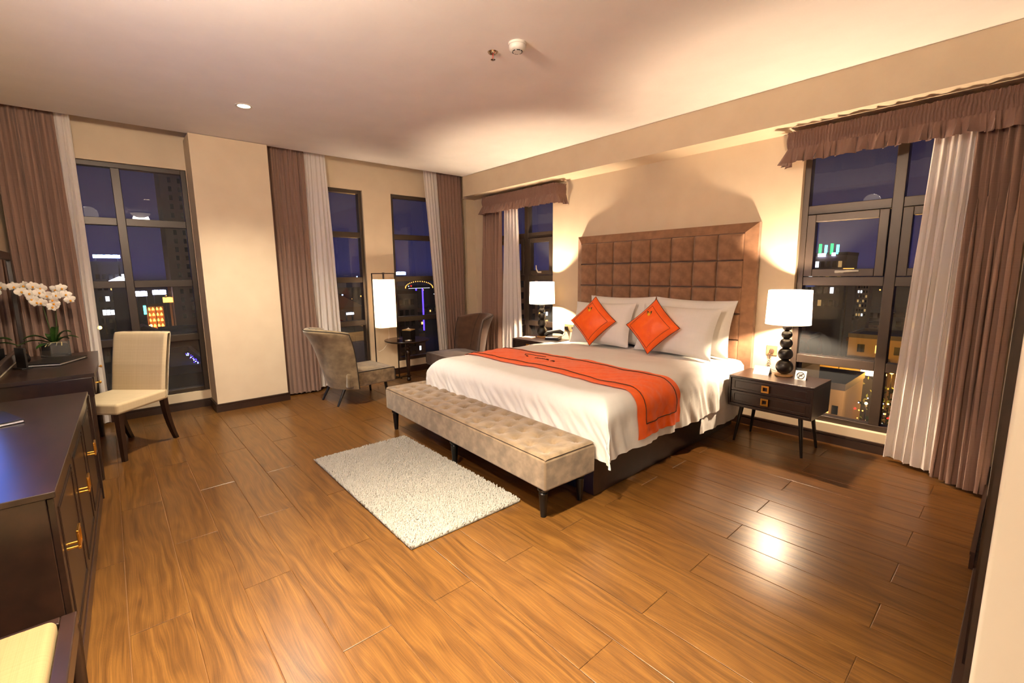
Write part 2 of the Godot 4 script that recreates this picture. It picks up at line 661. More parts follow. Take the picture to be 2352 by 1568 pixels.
func build_room() -> void:
	# floor: a sub-floor and boards laid along x in half bond
	var st := S()
	boxmm(st, Vector3(XW - 0.2, -0.2, -0.2), Vector3(XE + 0.2, -0.0035, ZB + 0.2))
	var fl := struct("floor", st, M.joint)
	var pw := 0.1985
	var whole := {}
	for row in range(-12, 13):
		var z0 := 2.36 + row * pw
		var w := minf(pw, ZB - z0)
		if z0 + w <= 0.0 or w < 0.01:
			continue
		var ph := 3.11 if row % 2 == 0 else 3.7515
		for k in range(-5, 5):
			var xa := ph + k * 1.283
			var xb := xa + 1.283
			var x0 := maxf(xa, XW)
			var x1 := minf(xb, XE)
			if x1 - x0 < 0.02:
				continue
			var v := rng.randi_range(0, 5)
			var fp := rng.randf() < 0.5
			var key := "%d%s%.3f%.3f%.3f" % [v, fp, x0 - xa, x1 - xa, w]
			if not whole.has(key):
				whole[key] = plank(v, fp, x0 - xa, x1 - xa, w)
			inst("plank", whole[key], M.floor, fl, Transform3D(Basis(), Vector3(x0, 0, z0)))
	# window wall, with the curtain pocket above
	var oy := [0.175, 2.46]
	st = S()
	wall_with_openings(st, false, XW, XW - 0.2, -0.2, ZB + 0.2, 0.0, 3.0, [[0.45, 1.29, oy[0], oy[1]], [1.685, 2.52, oy[0], oy[1]], [3.54, 4.66, oy[0], oy[1]]])
	struct("wall_left", st, M.wall)
	# the pier that stands out of the window wall, and a narrow one in the corner
	st = S()
	boxmm(st, Vector3(XW - 0.05, 0.0, 2.856), Vector3(-0.771, 2.745, 3.536))
	struct("wall_pier", st, M.wall)
	st = S()
	boxmm(st, Vector3(XW - 0.05, 0.0, -0.05), Vector3(-0.98, 2.474, 0.16))
	struct("wall_corner", st, M.wall)
	# headboard wall
	st = S()
	wall_with_openings(st, true, 0.0, -0.2, XW, XE + 0.2, 0.0, 3.0, [[-0.78, 0.632, 0.155, 2.43], [3.375, 4.60, 0.155, 2.43]])
	struct("wall_head", st, M.wall)
	# desk wall and the far side of the entrance
	st = S()
	boxmm(st, Vector3(XW, 0.0, ZB), Vector3(XE + 0.2, 3.0, ZB + 0.2))
	struct("wall_back", st, M.wall)
	st = S()
	boxmm(st, Vector3(XE, 0.0, 0.0), Vector3(XE + 0.2, 3.0, ZB))
	struct("wall_right", st, M.cream)
	# partition to the entrance: a short cream return, a dark panelled closet side, then the cream end
	st = S()
	boxmm(st, Vector3(4.632, 0.0, 0.0), Vector3(4.70, HC, 0.56))
	struct("wall_return", st, M.cream)
	st = S()
	rbox(st, Vector3(4.735, HC / 2, 2.72), Vector3(0.124, HC, 0.34), 0.008, Basis(), 2)
	struct("wall_end", st, M.cream)
	st = S()
	boxmm(st, Vector3(4.66, 0.0, 0.56), Vector3(4.70, HC, 2.55))
	for k in 4:
		boxmm(st, Vector3(4.65, 0.0, 0.60 + 0.5 * k), Vector3(4.662, HC, 0.66 + 0.5 * k))
	struct("wall_closet", st, M.dark_wood)
	# ceiling, pocket cap, bulkhead over the bed
	st = S()
	boxmm(st, Vector3(-0.825, HC, 0.1), Vector3(XE + 0.2, HC + 0.12, ZB + 0.2))
	boxmm(st, Vector3(XW - 0.2, 2.98, -0.2), Vector3(XE + 0.2, 3.1, ZB + 0.2))
	struct("ceiling", st, M.plaster)
	st = S()
	boxmm(st, Vector3(-0.825, 2.474, -0.05), Vector3(XE, HC + 0.05, 0.319))
	boxmm(st, Vector3(XW - 0.05, 2.474, -0.05), Vector3(-0.825, 3.0, 0.20))
	struct("ceiling_bulkhead", st, M.wall)
	# windows
	window("window_1", Vector3(XW - 0.065, 0, 3.54), Vector3(0, 0, 1), Vector3(1, 0, 0), 1.12, oy[0], oy[1], [0.553], [0.762, 1.327, 1.92], [])
	window("window_2", Vector3(XW - 0.065, 0, 1.685), Vector3(0, 0, 1), Vector3(1, 0, 0), 0.835, oy[0], oy[1], [], [0.762, 1.327, 1.90], [])
	window("window_3", Vector3(XW - 0.065, 0, 0.45), Vector3(0, 0, 1), Vector3(1, 0, 0), 0.84, oy[0], oy[1], [], [0.762, 1.327, 1.90], [])
	var w4 := window("window_4", Vector3(-0.78, 0, -0.085), Vector3(1, 0, 0), Vector3(0, 0, 1), 1.412, 0.155, 2.43, [0.87], [0.71, 1.325, 1.885], [[0, 2], [1, 2]])
	var w5 := window("window_5", Vector3(3.375, 0, -0.085), Vector3(1, 0, 0), Vector3(0, 0, 1), 1.225, 0.155, 2.43, [0.605], [0.655, 1.30, 1.865], [[0, 2], [1, 2]])
	# window catches
	for e in [[w4, Vector3(0.36, 1.40, -0.035)], [w5, Vector3(3.67, 1.375, -0.035)]]:
		st = S()
		var p: Vector3 = e[1]
		rbox(st, p, Vector3(0.06, 0.022, 0.02), 0.006)
		if e[0] == w4:
			tube(st, [p + Vector3(-0.02, 0, 0.012), p + Vector3(-0.03, 0.04, 0.03), p + Vector3(-0.028, 0.09, 0.035)], [0.009, 0.009, 0.007], 8)
		else:
			tube(st, [p + Vector3(0.0, 0, 0.014), p + Vector3(0.06, 0.004, 0.03), p + Vector3(0.13, 0.006, 0.03)], [0.009, 0.009, 0.007], 8)
		obj("window_catch", st, M.white_plastic, e[0])
	# skirting
	var X := Vector3(1, 0, 0)
	var Z := Vector3(0, 0, 1)
	skirting("baseboard_left", [[Vector3(XW, 0, 0.16), Vector3(XW, 0, 2.856), X], [Vector3(XW, 0, 3.536), Vector3(XW, 0, ZB), X]])
	skirting("baseboard_pier", [[Vector3(-0.771, 0, 2.84), Vector3(-0.771, 0, 3.552), X], [Vector3(XW, 0, 3.536), Vector3(-0.771, 0, 3.536), Z], [Vector3(XW, 0, 2.856), Vector3(-0.771, 0, 2.856), -Z]])
	skirting("baseboard_head", [[Vector3(-0.98, 0, 0), Vector3(4.63, 0, 0), Z]])
	skirting("baseboard_return", [[Vector3(4.632, 0, 0.0), Vector3(4.632, 0, 1.38), -X]])
	st = S()
	rbox(st, Vector3(4.652, 0.012, 1.98), Vector3(0.04, 0.024, 1.16), 0.004)
	struct("trim_1", st, M.skirt)


# ---------------------------------------------------------------- curtains
func drape(st: SurfaceTool, ta: Vector3, tb: Vector3, ba: Vector3, bb: Vector3, folds: float, amp_top: float, amp_bot: float, sd: int, nu := 0, hem := 0.0) -> void:
	var fn := FastNoiseLite.new()
	fn.seed = sd
	fn.frequency = 1.0
	if nu == 0:
		nu = int(folds * 14)
	grid(st, nu, 26, func(u: float, v: float) -> Vector3:
		var a := ta.lerp(tb, u)
		var b := ba.lerp(bb, u)
		var p := a.lerp(b, v)
		var along := (tb - ta).normalized()
		var out := along.cross(Vector3.UP).normalized()
		var amp := lerpf(amp_top, amp_bot, smoothstep(0.0, 0.5, v))
		var ph := TAU * folds * (u + 0.018 * fn.get_noise_2d(u * 3.0, v * 1.2) * (0.3 + v)) + 1.3 * fn.get_noise_2d(u * 4.0 + 20.0, 0.0) * 2.0
		var a2 := 0.75 + 0.5 * fn.get_noise_2d(u * folds * 0.7 + 50.0, v * 0.8)
		var s := sin(ph)
		s = signf(s) * pow(absf(s), 0.8)
		p += out * amp * a2 * s
		p += along * 0.35 * amp * sin(ph * 2.0 + 0.6) * smoothstep(0.05, 0.4, v)
		p.y += hem * fn.get_noise_2d(u * 6.0, 80.0) * v * v
		return p)


func curtain(called: String, label: String, m: Material, ta: Vector3, tb: Vector3, ba: Vector3, bb: Vector3, folds: float, at := 0.016, ab := 0.03, sd := 1) -> Node:
	var st := S()
	drape(st, ta, tb, ba, bb, folds, at, ab, sd, 0, 0.012)
	return tag(obj(called, st, m), label, "curtain", "brown curtains" if called == "curtain" else "white sheer curtains")


func valance(label: String, x0: float, x1: float, sd: int) -> void:
	var t := thing("valance", label, "valance", Vector3((x0 + x1) / 2, 2.19, 0.1), 0.0, "gathered valances over the headboard-wall windows")
	var o := t.position
	var zf := 0.2
	var path := [Vector2(x0, 0.012), Vector2(x0, zf), Vector2(x1, zf), Vector2(x1, 0.012)]
	var lens := [zf - 0.012, x1 - x0, zf - 0.012]
	var L: float = lens[0] + lens[1] + lens[2]
	var fn := FastNoiseLite.new()
	fn.seed = sd
	fn.frequency = 1.0
	var at := func(s: float) -> Array:
		# point and outward direction, with a rounded corner
		var r := 0.03
		var k := 0
		var d := s
		while k < 2 and d > lens[k]:
			d -= lens[k]
			k += 1
		var a: Vector2 = path[k]
		var b: Vector2 = path[k + 1]
		var dir := (b - a).normalized()
		var p := a + dir * d
		var nrm := Vector2(-dir.y, dir.x)
		if k == 0:
			nrm = Vector2(-1, 0)
		elif k == 1:
			nrm = Vector2(0, 1)
		else:
			nrm = Vector2(1, 0)
		var c0: float = absf(s - lens[0])
		var c1: float = absf(s - lens[0] - lens[1])
		if c0 < r:
			var q: float = (s - lens[0]) / r * 0.5 + 0.5
			nrm = Vector2(-1, 0).lerp(Vector2(0, 1), q).normalized()
			p -= nrm * r * 0.35 * (1.0 - c0 / r)
		if c1 < r:
			var q2: float = (s - lens[0] - lens[1]) / r * 0.5 + 0.5
			nrm = Vector2(0, 1).lerp(Vector2(1, 0), q2).normalized()
			p -= nrm * r * 0.35 * (1.0 - c1 / r)
		return [p, nrm]
	var st := S()
	grid(st, int(L * 330), 9, func(u: float, v: float) -> Vector3:
		var s := u * L
		var r: Array = at.call(s)
		var y := lerpf(2.436, 2.312, v)
		var ph := s * TAU * 52.0 + 3.0 * fn.get_noise_2d(s * 9.0, v * 1.3) + v * 0.7
		var pinch := 1.0 - 0.55 * exp(-pow((v - 1.0) * 6.0, 2)) - 0.4 * exp(-pow((v - 0.12) * 9.0, 2))
		var d := 0.006 * sin(ph) * pinch + 0.008 * sin(PI * clampf(v, 0, 1))
		if v < 0.12:
			d += 0.012 * (0.12 - v) / 0.12 * (0.6 + fn.get_noise_2d(s * 40.0, 5.0))
			y += 0.006 * fn.get_noise_2d(s * 50.0, 9.0)
		var p: Vector2 = r[0] + r[1] * d
		return Vector3(p.x, y, p.y) - o, true, Vector2(L * 4, 0.5))
	obj("gathered_band", st, M.valance, t)
	st = S()
	grid(st, int(L * 190), 9, func(u: float, v: float) -> Vector3:
		var s := u * L
		var r: Array = at.call(s)
		var ph := s * TAU * 12.5 + 4.5 * fn.get_noise_2d(s * 5.0, 30.0)
		var fine := s * TAU * 50.0 + 3.0 * fn.get_noise_2d(s * 9.0, 1.3)
		var y := lerpf(2.316, 2.205, v) + 0.014 * v * fn.get_noise_2d(s * 7.0, 60.0)
		var d := 0.004 * sin(fine) * (1.0 - v) + v * (0.034 + 0.030 * sin(ph) + 0.009 * sin(ph * 2.3 + 1.0))
		var p: Vector2 = r[0] + r[1] * d
		var tg := Vector2(r[1].y, -r[1].x)
		p += tg * v * 0.014 * sin(ph * 2.0 + 0.9)
		return Vector3(p.x, y, p.y) - o, true, Vector2(L * 4, 0.5))
	obj("ruffle", st, M.valance, t)
	st = S()
	boxmm(st, Vector3(x0 + 0.02, 2.33, 0.0) - o, Vector3(x1 - 0.02, 2.425, zf - 0.02) - o)
	obj("pelmet_board", st, M.oak, t)


func build_curtains() -> void:
	var yt := 2.9
	var V := func(x: float, y: float, z: float) -> Vector3: return Vector3(x, y, z)
	curtain("curtain", "brown curtain in the corner behind the white orchid", M.curtain, V.call(-0.95, yt, 4.83), V.call(-0.95, yt, 4.45), V.call(-0.93, 0.02, 4.83), V.call(-0.93, 0.02, 4.44), 7.5, 0.022, 0.036, 21)
	curtain("sheer_curtain", "white sheer curtain beside the beige desk chair", M.sheer, V.call(-0.99, yt, 4.49), V.call(-0.99, yt, 4.35), V.call(-1.0, 0.03, 4.60), V.call(-1.0, 0.03, 4.375), 5.0, 0.008, 0.022, 22)
	curtain("curtain", "brown curtain hanging beside the cream wall pier", M.curtain, V.call(-0.95, yt, 2.835), V.call(-0.95, yt, 2.43), V.call(-0.93, 0.02, 2.835), V.call(-0.90, 0.02, 2.44), 8.0, 0.020, 0.034, 23)
	curtain("sheer_curtain", "white sheer curtain behind the olive slipper chair", M.sheer, V.call(-0.99, yt, 2.45), V.call(-0.99, yt, 2.185), V.call(-0.99, 0.03, 2.52), V.call(-0.99, 0.03, 2.12), 6.0, 0.010, 0.024, 24)
	curtain("sheer_curtain", "white sheer curtain right of the floor lamp", M.sheer, V.call(-0.99, yt, 0.87), V.call(-0.99, yt, 0.66), V.call(-0.99, 0.03, 0.70), V.call(-0.99, 0.03, 0.50), 4.5, 0.010, 0.022, 25)
	curtain("curtain", "brown curtain in the room corner behind the brown slipper chair", M.curtain, V.call(-0.95, yt, 0.69), V.call(-0.95, yt, 0.25), V.call(-0.93, 0.02, 0.58), V.call(-0.93, 0.02, 0.24), 8.0, 0.020, 0.034, 26)
	curtain("curtain", "brown curtain under the smaller valance", M.curtain, V.call(-0.62, 2.36, 0.11), V.call(-0.22, 2.36, 0.11), V.call(-0.72, 0.02, 0.11), V.call(-0.27, 0.02, 0.11), 6.0, 0.022, 0.038, 27)
	curtain("sheer_curtain", "white sheer curtain under the smaller valance left of the table lamp", M.sheer, V.call(-0.21, 2.36, 0.08), V.call(0.06, 2.36, 0.08), V.call(-0.30, 0.03, 0.08), V.call(0.16, 0.03, 0.08), 5.0, 0.012, 0.026, 28)
	curtain("sheer_curtain", "wide white sheer curtain under the long valance at the right window", M.sheer, V.call(4.155, 2.36, 0.07), V.call(4.38, 2.36, 0.10), V.call(4.085, 0.03, 0.10), V.call(4.38, 0.03, 0.23), 5.5, 0.012, 0.026, 29)
	curtain("curtain", "wide brown curtain at the right window next to the entrance", M.curtain, V.call(4.355, 2.36, 0.12), V.call(4.60, 2.36, 0.20), V.call(4.37, 0.02, 0.26), V.call(4.605, 0.02, 0.40), 5.5, 0.028, 0.044, 30)
	valance("smaller brown ruffled valance over the left headboard-wall window", -0.55, 0.86, 31)
	valance("long brown ruffled valance over the right headboard-wall window", 3.31, 4.62, 32)


# ---------------------------------------------------------------- the bed
const BX := 2.10      # middle of the bed
const BTOP := 0.63


func fall(a: float, flat: float, r: float) -> Vector2:
	# walk a along a cloth that lies flat, turns over a rounded edge of radius r at `flat`, then hangs
	var s := absf(a)
	if s <= flat - r:
		return Vector2(a, 0)
	var q := s - (flat - r)
	if q <= r * PI / 2:
		var th := q / r
		return Vector2(signf(a) * (flat - r + r * sin(th)), r * (1.0 - cos(th)))
	return Vector2(signf(a) * flat, r + q - r * PI / 2)


var bed_noise := FastNoiseLite.new()


func bed_point(s: float, t: float, off := 0.0, half := 0.975, r := 0.11, z_foot := 2.135, top := BTOP, wr := 1.0) -> Vector3:
	# s across the bed from its middle, t along the bed measured as z while flat; off lifts it off the surface
	var fx := fall(s, half + off, r + off)
	var fz := fall(t, z_foot + off, r + off)
	var dx := fx.y
	var dz := fz.y if t > 0 else 0.0
	var drop := pow(pow(dx, 4.0) + pow(dz, 4.0), 0.25)
	if dx > 0.0 and dz > 0.0:
		drop = minf(drop, maxf(dx, dz) + 0.02)
	var side := clampf(dx / 0.2, 0, 1)
	var foot := clampf(dz / 0.2, 0, 1)
	var y := top + off - drop
	var soft := bed_noise.get_noise_2d(s * 1.7, t * 1.7) * 0.012 + bed_noise.get_noise_2d(s * 5.0 + 9.0, t * 3.0) * 0.004
	y += wr * soft * (1.0 - maxf(side, foot))
	y += 0.014 * (1.0 - pow(clampf(absf(s) / half, 0, 1), 2.0)) * (1.0 - foot)
	var x := BX + fx.x
	var z := fz.x
	var fold_s := 0.010 * sin(t * 19.0 + 3.0 * bed_noise.get_noise_2d(t * 2.0, 3.0)) + 0.014 * bed_noise.get_noise_2d(t * 9.0 - y * 3.0, y * 2.0 + 7.0)
	x += signf(s) * side * wr * (fold_s + 0.05 * clampf(dx - 0.12, 0, 1))
	var fold_t := 0.006 * sin(s * 16.0 + 4.0 * bed_noise.get_noise_2d(s * 1.5, 30.0) - y * 6.0) + 0.012 * bed_noise.get_noise_2d(s * 11.0 + y * 9.0, y * 3.0 + 31.0)
	z += foot * wr * fold_t
	var both := minf(dx, dz)
	x += signf(s) * 0.10 * both
	z += 0.10 * both
	return Vector3(x, y, z)


func pillow_side(st: SurfaceTool, w: float, h: float, t: float, sg: float, sd: int, ears := 0.075, n := 30, wrinkle := 1.0, pw := 2.4) -> void:
	var fn := FastNoiseLite.new()
	fn.seed = sd
	fn.frequency = 1.0
	grid(st, n, n, func(u: float, v: float) -> Vector3:
		return pillow_point(fn, w, h, t, sg, u * 2.0 - 1.0, v * 2.0 - 1.0, ears, wrinkle, pw), sg < 0)


func pillow_point(fn: FastNoiseLite, w: float, h: float, t: float, sg: float, a: float, b: float, ears: float, wrinkle: float, pw: float) -> Vector3:
	var x := a * w / 2 * (1.0 - ears * (1.0 - b * b))
	var y := b * h / 2 * (1.0 - ears * (1.0 - a * a))
	var z := t / 2 * pow(maxf(1.0 - pow(absf(a), pw), 0.0), 0.55) * pow(maxf(1.0 - pow(absf(b), pw), 0.0), 0.55)
	var e := (1.0 - a * a) * (1.0 - b * b)
	z += wrinkle * e * (0.012 * fn.get_noise_2d(a * 1.6 + 4.0 * sg, b * 1.6) + 0.006 * fn.get_noise_2d(a * 5.0, b * 2.5 + 9.0 * sg))
	return Vector3(x, y, sg * z)


func pillow(label: String, at: Vector3, rot: Vector3, w: float, h: float, t: float, sd: int) -> void:
	var st := S()
	pillow_side(st, w, h, t, 1.0, sd)
	pillow_side(st, w, h, t, -1.0, sd)
	var o := obj("pillow", st, M.linen)
	o.position = at
	o.rotation = rot
	tag(o, label, "pillow", "white pillows on the bed")


func cushion(label: String, at: Vector3, rot: Vector3, sd: int) -> void:
	var t := thing("cushion", label, "cushion", at, 0.0, "orange cushions")
	t.rotation = rot
	var w := 0.365
	var th := 0.15
	var fn := FastNoiseLite.new()
	fn.seed = sd
	fn.frequency = 1.0
	var turn := Basis(Vector3(0, 0, 1), PI / 4)
	for sg in [1.0, -1.0]:
		var st := S()
		grid(st, 26, 26, func(u: float, v: float) -> Vector3:
			return turn * pillow_point(fn, w, w, th, sg, u * 2.0 - 1.0, v * 2.0 - 1.0, 0.07, 0.5, 2.2), sg < 0)
		obj("front_cover" if sg > 0 else "back_cover", st, M.orange, t)
	var edge := []
	var inner := []
	for k in 4:
		for i in 20:
			var q := -1.0 + 2.0 * i / 20.0
			var ab: Array = [[q, -1.0], [1.0, q], [-q, 1.0], [-1.0, -q]][k]
			edge.append(turn * pillow_point(fn, w, w, th, 1.0, ab[0], ab[1], 0.07, 0.5, 2.2))
			var p := turn * pillow_point(fn, w, w, th, 1.0, ab[0] * 0.78 - 0.08, ab[1] * 0.78 + 0.0, 0.07, 0.5, 2.2)
			inner.append(p + Vector3(0, 0, 0.0008))
	var st2 := S()
	tube(st2, edge, 0.0032, 6, true)
	obj("edge_piping", st2, M.thread, t)
	st2 = S()
	tube(st2, inner, 0.0018, 5, true)
	obj("panel_piping", st2, M.thread, t)
	# a small two-leaf emblem near the upper corner: dark green leaf tips over yellow ones
	var leaf := func(dx: float, dy: float, ang: float, ln: float, wd: float) -> PackedVector2Array:
		var pl := PackedVector2Array()
		for i in 12:
			var a := TAU * i / 12.0
			var q := Vector2(cos(a) * wd * (1.0 - 0.35 * sin(a)), sin(a) * ln)
			pl.append(q.rotated(ang) + Vector2(dx, dy))
		return pl
	var c := turn * pillow_point(fn, w, w, th, 1.0, 0.30, 0.62, 0.07, 0.5, 2.2)
	c = turn * pillow_point(fn, w, w, th, 1.0, 0.30, 0.30, 0.07, 0.5, 2.2) if false else c
	c = turn * pillow_point(fn, w, w, th, 1.0, 0.34, 0.50, 0.07, 0.5, 2.2)
	var tilt := Basis(Vector3(1, 0, 0), -0.25)
	var em := S()
	prism(em, leaf.call(-0.012, 0.012, 0.35, 0.022, 0.009), 0.0, 0.0012, Transform3D(tilt, c))
	prism(em, leaf.call(0.012, 0.012, -0.35, 0.022, 0.009), 0.0, 0.0012, Transform3D(tilt, c))
	obj("emblem_leaf", em, mat(Color(0.16, 0.17, 0.06), 0.7), t)
	em = S()
	prism(em, leaf.call(-0.006, -0.001, 0.30, 0.019, 0.007), 0.0, 0.0022, Transform3D(tilt, c))
	prism(em, leaf.call(0.006, -0.001, -0.30, 0.019, 0.007), 0.0, 0.0022, Transform3D(tilt, c))
	obj("emblem_petal", em, mat(Color(0.95, 0.72, 0.08), 0.7), t)


func build_bed() -> void:
	bed_noise.seed = 77
	bed_noise.frequency = 1.0
	bed_noise.fractal_octaves = 2
	var bed := thing("bed", "wide double bed on a dark platform with tall brown buttonless tufted headboard", "bed", Vector3(BX, 0, 1.1))
	var o := bed.position
	var st := S()
	rbox(st, Vector3(BX, 0.16, 1.11) - o, Vector3(1.775, 0.32, 2.0), 0.006)
	obj("platform", st, M.dark_wood, bed)
	st = S()
	rbox(st, Vector3(BX, 0.445, 1.10) - o, Vector3(1.80, 0.25, 1.98), 0.05, Basis(), 3)
	obj("mattress", st, M.linen, bed)
	# headboard: a sloping upholstered border round a field of soft square pads
	var hx0 := 1.098
	var hx1 := 3.096
	var hy := 1.80
	var ix0 := 1.185
	var ix1 := 3.000
	var iy := 1.715
	st = S()
	boxmm(st, Vector3(ix0 - 0.03, 0.30, 0.012) - o, Vector3(ix1 + 0.03, iy + 0.03, 0.085) - o)
	var hb := obj("headboard", st, M.headboard, bed)
	var zo := 0.058
	var zi := 0.105
	var q := func(a: Vector3, b: Vector3, c: Vector3, d: Vector3, e: SurfaceTool) -> void: quad(e, a - o, b - o, c - o, d - o)
	for k in 3:
		st = S()
		if k == 0:
			q.call(Vector3(ix0, iy, zi), Vector3(ix1, iy, zi), Vector3(hx1, hy, zo), Vector3(hx0, hy, zo), st)
			q.call(Vector3(hx0, hy, zo), Vector3(hx1, hy, zo), Vector3(hx1, hy, 0.006), Vector3(hx0, hy, 0.006), st)
			q.call(Vector3(ix0, iy, 0.07), Vector3(ix1, iy, 0.07), Vector3(ix1, iy, zi), Vector3(ix0, iy, zi), st)
		elif k == 1:
			q.call(Vector3(hx0, 0.30, zo), Vector3(ix0, 0.30, zi), Vector3(ix0, iy, zi), Vector3(hx0, hy, zo), st)
			q.call(Vector3(hx0, 0.30, 0.006), Vector3(hx0, 0.30, zo), Vector3(hx0, hy, zo), Vector3(hx0, hy, 0.006), st)
			q.call(Vector3(ix0, 0.30, zi), Vector3(ix0, 0.30, 0.07), Vector3(ix0, iy, 0.07), Vector3(ix0, iy, zi), st)
		else:
			q.call(Vector3(ix1, 0.30, zi), Vector3(hx1, 0.30, zo), Vector3(hx1, hy, zo), Vector3(ix1, iy, zi), st)
			q.call(Vector3(hx1, 0.30, zo), Vector3(hx1, 0.30, 0.006), Vector3(hx1, hy, 0.006), Vector3(hx1, hy, zo), st)
			q.call(Vector3(ix1, 0.30, 0.07), Vector3(ix1, 0.30, zi), Vector3(ix1, iy, zi), Vector3(ix1, iy, 0.07), st)
		obj("border", st, M.headboard, hb)
	var cw := (ix1 - ix0) / 8.0
	var ch := 0.2345
	st = S()
	grid(st, 12, 12, func(u: float, v: float) -> Vector3:
		var a := u * 2.0 - 1.0
		var b := v * 2.0 - 1.0
		var ha := cw / 2 - 0.0008
		var hbb := ch / 2 - 0.0008
		var round_ := pow(1.0 - pow(absf(a), 4.0), 0.5) * pow(1.0 - pow(absf(b), 5.0), 0.5)
		var crown := 0.017 * (1.0 - a * a) * (1.0 - b * b)
		return Vector3(sin(a * PI / 2) * ha, sin(b * PI / 2) * hbb, 0.036 * round_ + crown))
	var pad := st.commit()
	for i in 8:
		for j in 6:
			inst("pad", pad, M.headboard, hb, Transform3D(Basis(), Vector3(ix0 + cw * (i + 0.5), iy - ch * (j + 0.5), 0.084) - o))
	# fitted sheet hanging at the head end, then the duvet, then the runner
	st = S()
	grid(st, 60, 30, func(u: float, v: float) -> Vector3:
		var s := lerpf(-1.42, 1.42, u)
		var p := bed_point(s, lerpf(0.14, 0.95, v), 0.0, 0.985, 0.07, 9.0, BTOP - 0.022, 1.0)
		return p, true)
	tag(obj("bed_sheet", st, M.linen), "white bed sheet hanging down beside the nightstands at the head of the bed", "sheet")
	st = S()
	grid(st, 120, 110, func(u: float, v: float) -> Vector3:
		var s := lerpf(-1.30, 1.30, u)
		var t := lerpf(0.60, 2.455, v)
		var lift := 0.024 * smoothstep(0.0, 0.02, v)
		var p := bed_point(s, t, 0.0, 1.0, 0.12, 2.14, BTOP - 0.024 + lift, 1.0)
		return p, true)
	tag(obj("duvet", st, M.linen), "white duvet spread over the bed, hanging at the foot and sides", "duvet")
	var run := thing("bed_runner", "orange quilted bed runner with dark cord outline and embroidered script across the foot", "bed runner", Vector3(BX, 0.65, 1.55))
	var ro := run.position
	var rp := func(s: float, t: float, off: float) -> Vector3:
		# the runner lies a little askew and its ends hang down the sides
		return bed_point(s, t + 0.03 * s - 0.02, off, 1.0, 0.12, 2.14, BTOP, 1.0) - ro
	var za := 1.285
	var zb := 1.82
	st = S()
	grid(st, 150, 36, func(u: float, v: float) -> Vector3:
		var s := lerpf(-1.25, 1.262, u)
		var t := lerpf(za, zb, v)
		var mid := smoothstep(0.13, 0.15, v) * (1.0 - smoothstep(0.85, 0.87, v))
		var q1 := absf(sin((s * 1.0 + t * 1.0) * 26.0))
		var q2 := absf(sin((s * 1.0 - t * 1.0) * 26.0))
		var off := 0.010 + 0.006 * mid * pow(minf(q1, q2), 0.5)
		return rp.call(s, t, off), true)
	obj("quilted_cloth", st, M.orange, run)
	st = S()
	var line := []
	var tz0 := za + 0.075
	var tz1 := zb - 0.075
	for k in 81:
		line.append(rp.call(lerpf(-1.17, 1.18, k / 80.0), tz0, 0.017))
	for k in range(1, 13):
		line.append(rp.call(1.18, lerpf(tz0, tz1, k / 12.0), 0.017))
	for k in range(1, 81):
		line.append(rp.call(lerpf(1.18, -1.17, k / 80.0), tz1, 0.017))
	for k in range(1, 12):
		line.append(rp.call(-1.17, lerpf(tz1, tz0, k / 12.0), 0.017))
	tube(st, line, 0.0032, 6, true)
	obj("cord_outline", st, M.thread, run)
	# the embroidered script: a large looped initial and small strokes after it
	var script := [
		[Vector2(0.20, 0.0), Vector2(0.13, 0.03), Vector2(0.05, 0.05), Vector2(0.0, 0.07), Vector2(0.03, 0.10), Vector2(0.09, 0.115), Vector2(0.10, 0.125), Vector2(0.08, 0.13)],
		[Vector2(0.17, 0.11), Vector2(0.19, 0.085), Vector2(0.205, 0.11), Vector2(0.22, 0.09)],
		[Vector2(0.235, 0.11), Vector2(0.25, 0.09), Vector2(0.26, 0.11), Vector2(0.275, 0.09), Vector2(0.285, 0.11)],
		[Vector2(0.30, 0.115), Vector2(0.315, 0.09), Vector2(0.335, 0.10), Vector2(0.32, 0.115), Vector2(0.345, 0.115)],
		[Vector2(0.37, 0.115), Vector2(0.385, 0.095), Vector2(0.40, 0.095), Vector2(0.395, 0.115), Vector2(0.415, 0.115)],
	]
	for sc in script:
		var pts := []
		for p in sc:
			pts.append(rp.call(-0.40 + p.x, 1.45 + p.y, 0.0185))
		st = S()
		tube(st, pts, 0.0028, 5)
		obj("embroidery", st, M.thread, run)
	# pillows lean against the headboard in two layers
	pillow("white pillow leaning on the headboard behind the left orange cushion, rear one", Vector3(1.80, 0.885, 0.215), Vector3(-0.22, 0.03, 0.01), 0.80, 0.52, 0.20, 41)
	pillow("white pillow leaning on the headboard behind the right orange cushion, rear one", Vector3(2.60, 0.885, 0.215), Vector3(-0.22, -0.02, -0.015), 0.80, 0.52, 0.20, 42)
	pillow("white pillow in front of the left rear pillow", Vector3(1.70, 0.855, 0.385), Vector3(-0.33, 0.02, 0.02), 0.76, 0.47, 0.22, 43)
	pillow("white pillow in front of the right rear pillow", Vector3(2.545, 0.855, 0.385), Vector3(-0.33, -0.02, -0.02), 0.78, 0.47, 0.22, 44)
	cushion("orange cushion on its corner nearer the window wall", Vector3(1.715, 0.895, 0.545), Vector3(-0.30, 0.18, 0.03), 45)
	cushion("orange cushion on its corner in the middle of the bed", Vector3(2.415, 0.895, 0.565), Vector3(-0.30, 0.12, 0.0), 46)
	# upholstered bench at the foot
	var bench := thing("bench", "long tufted taupe velvet bench with dark turned legs at the foot of the bed", "bench", Vector3(1.968, 0, 2.318), -0.045)
	var L := 2.115
	var D := 0.415
	var y0 := 0.192
	var y1 := 0.372
	st = S()
	rbox(st, Vector3(0, (y0 + y1) / 2, 0), Vector3(L, y1 - y0, D), 0.014, Basis(), 3)
	obj("seat_box", st, M.bench, bench)
	st = S()
	var tufts := []
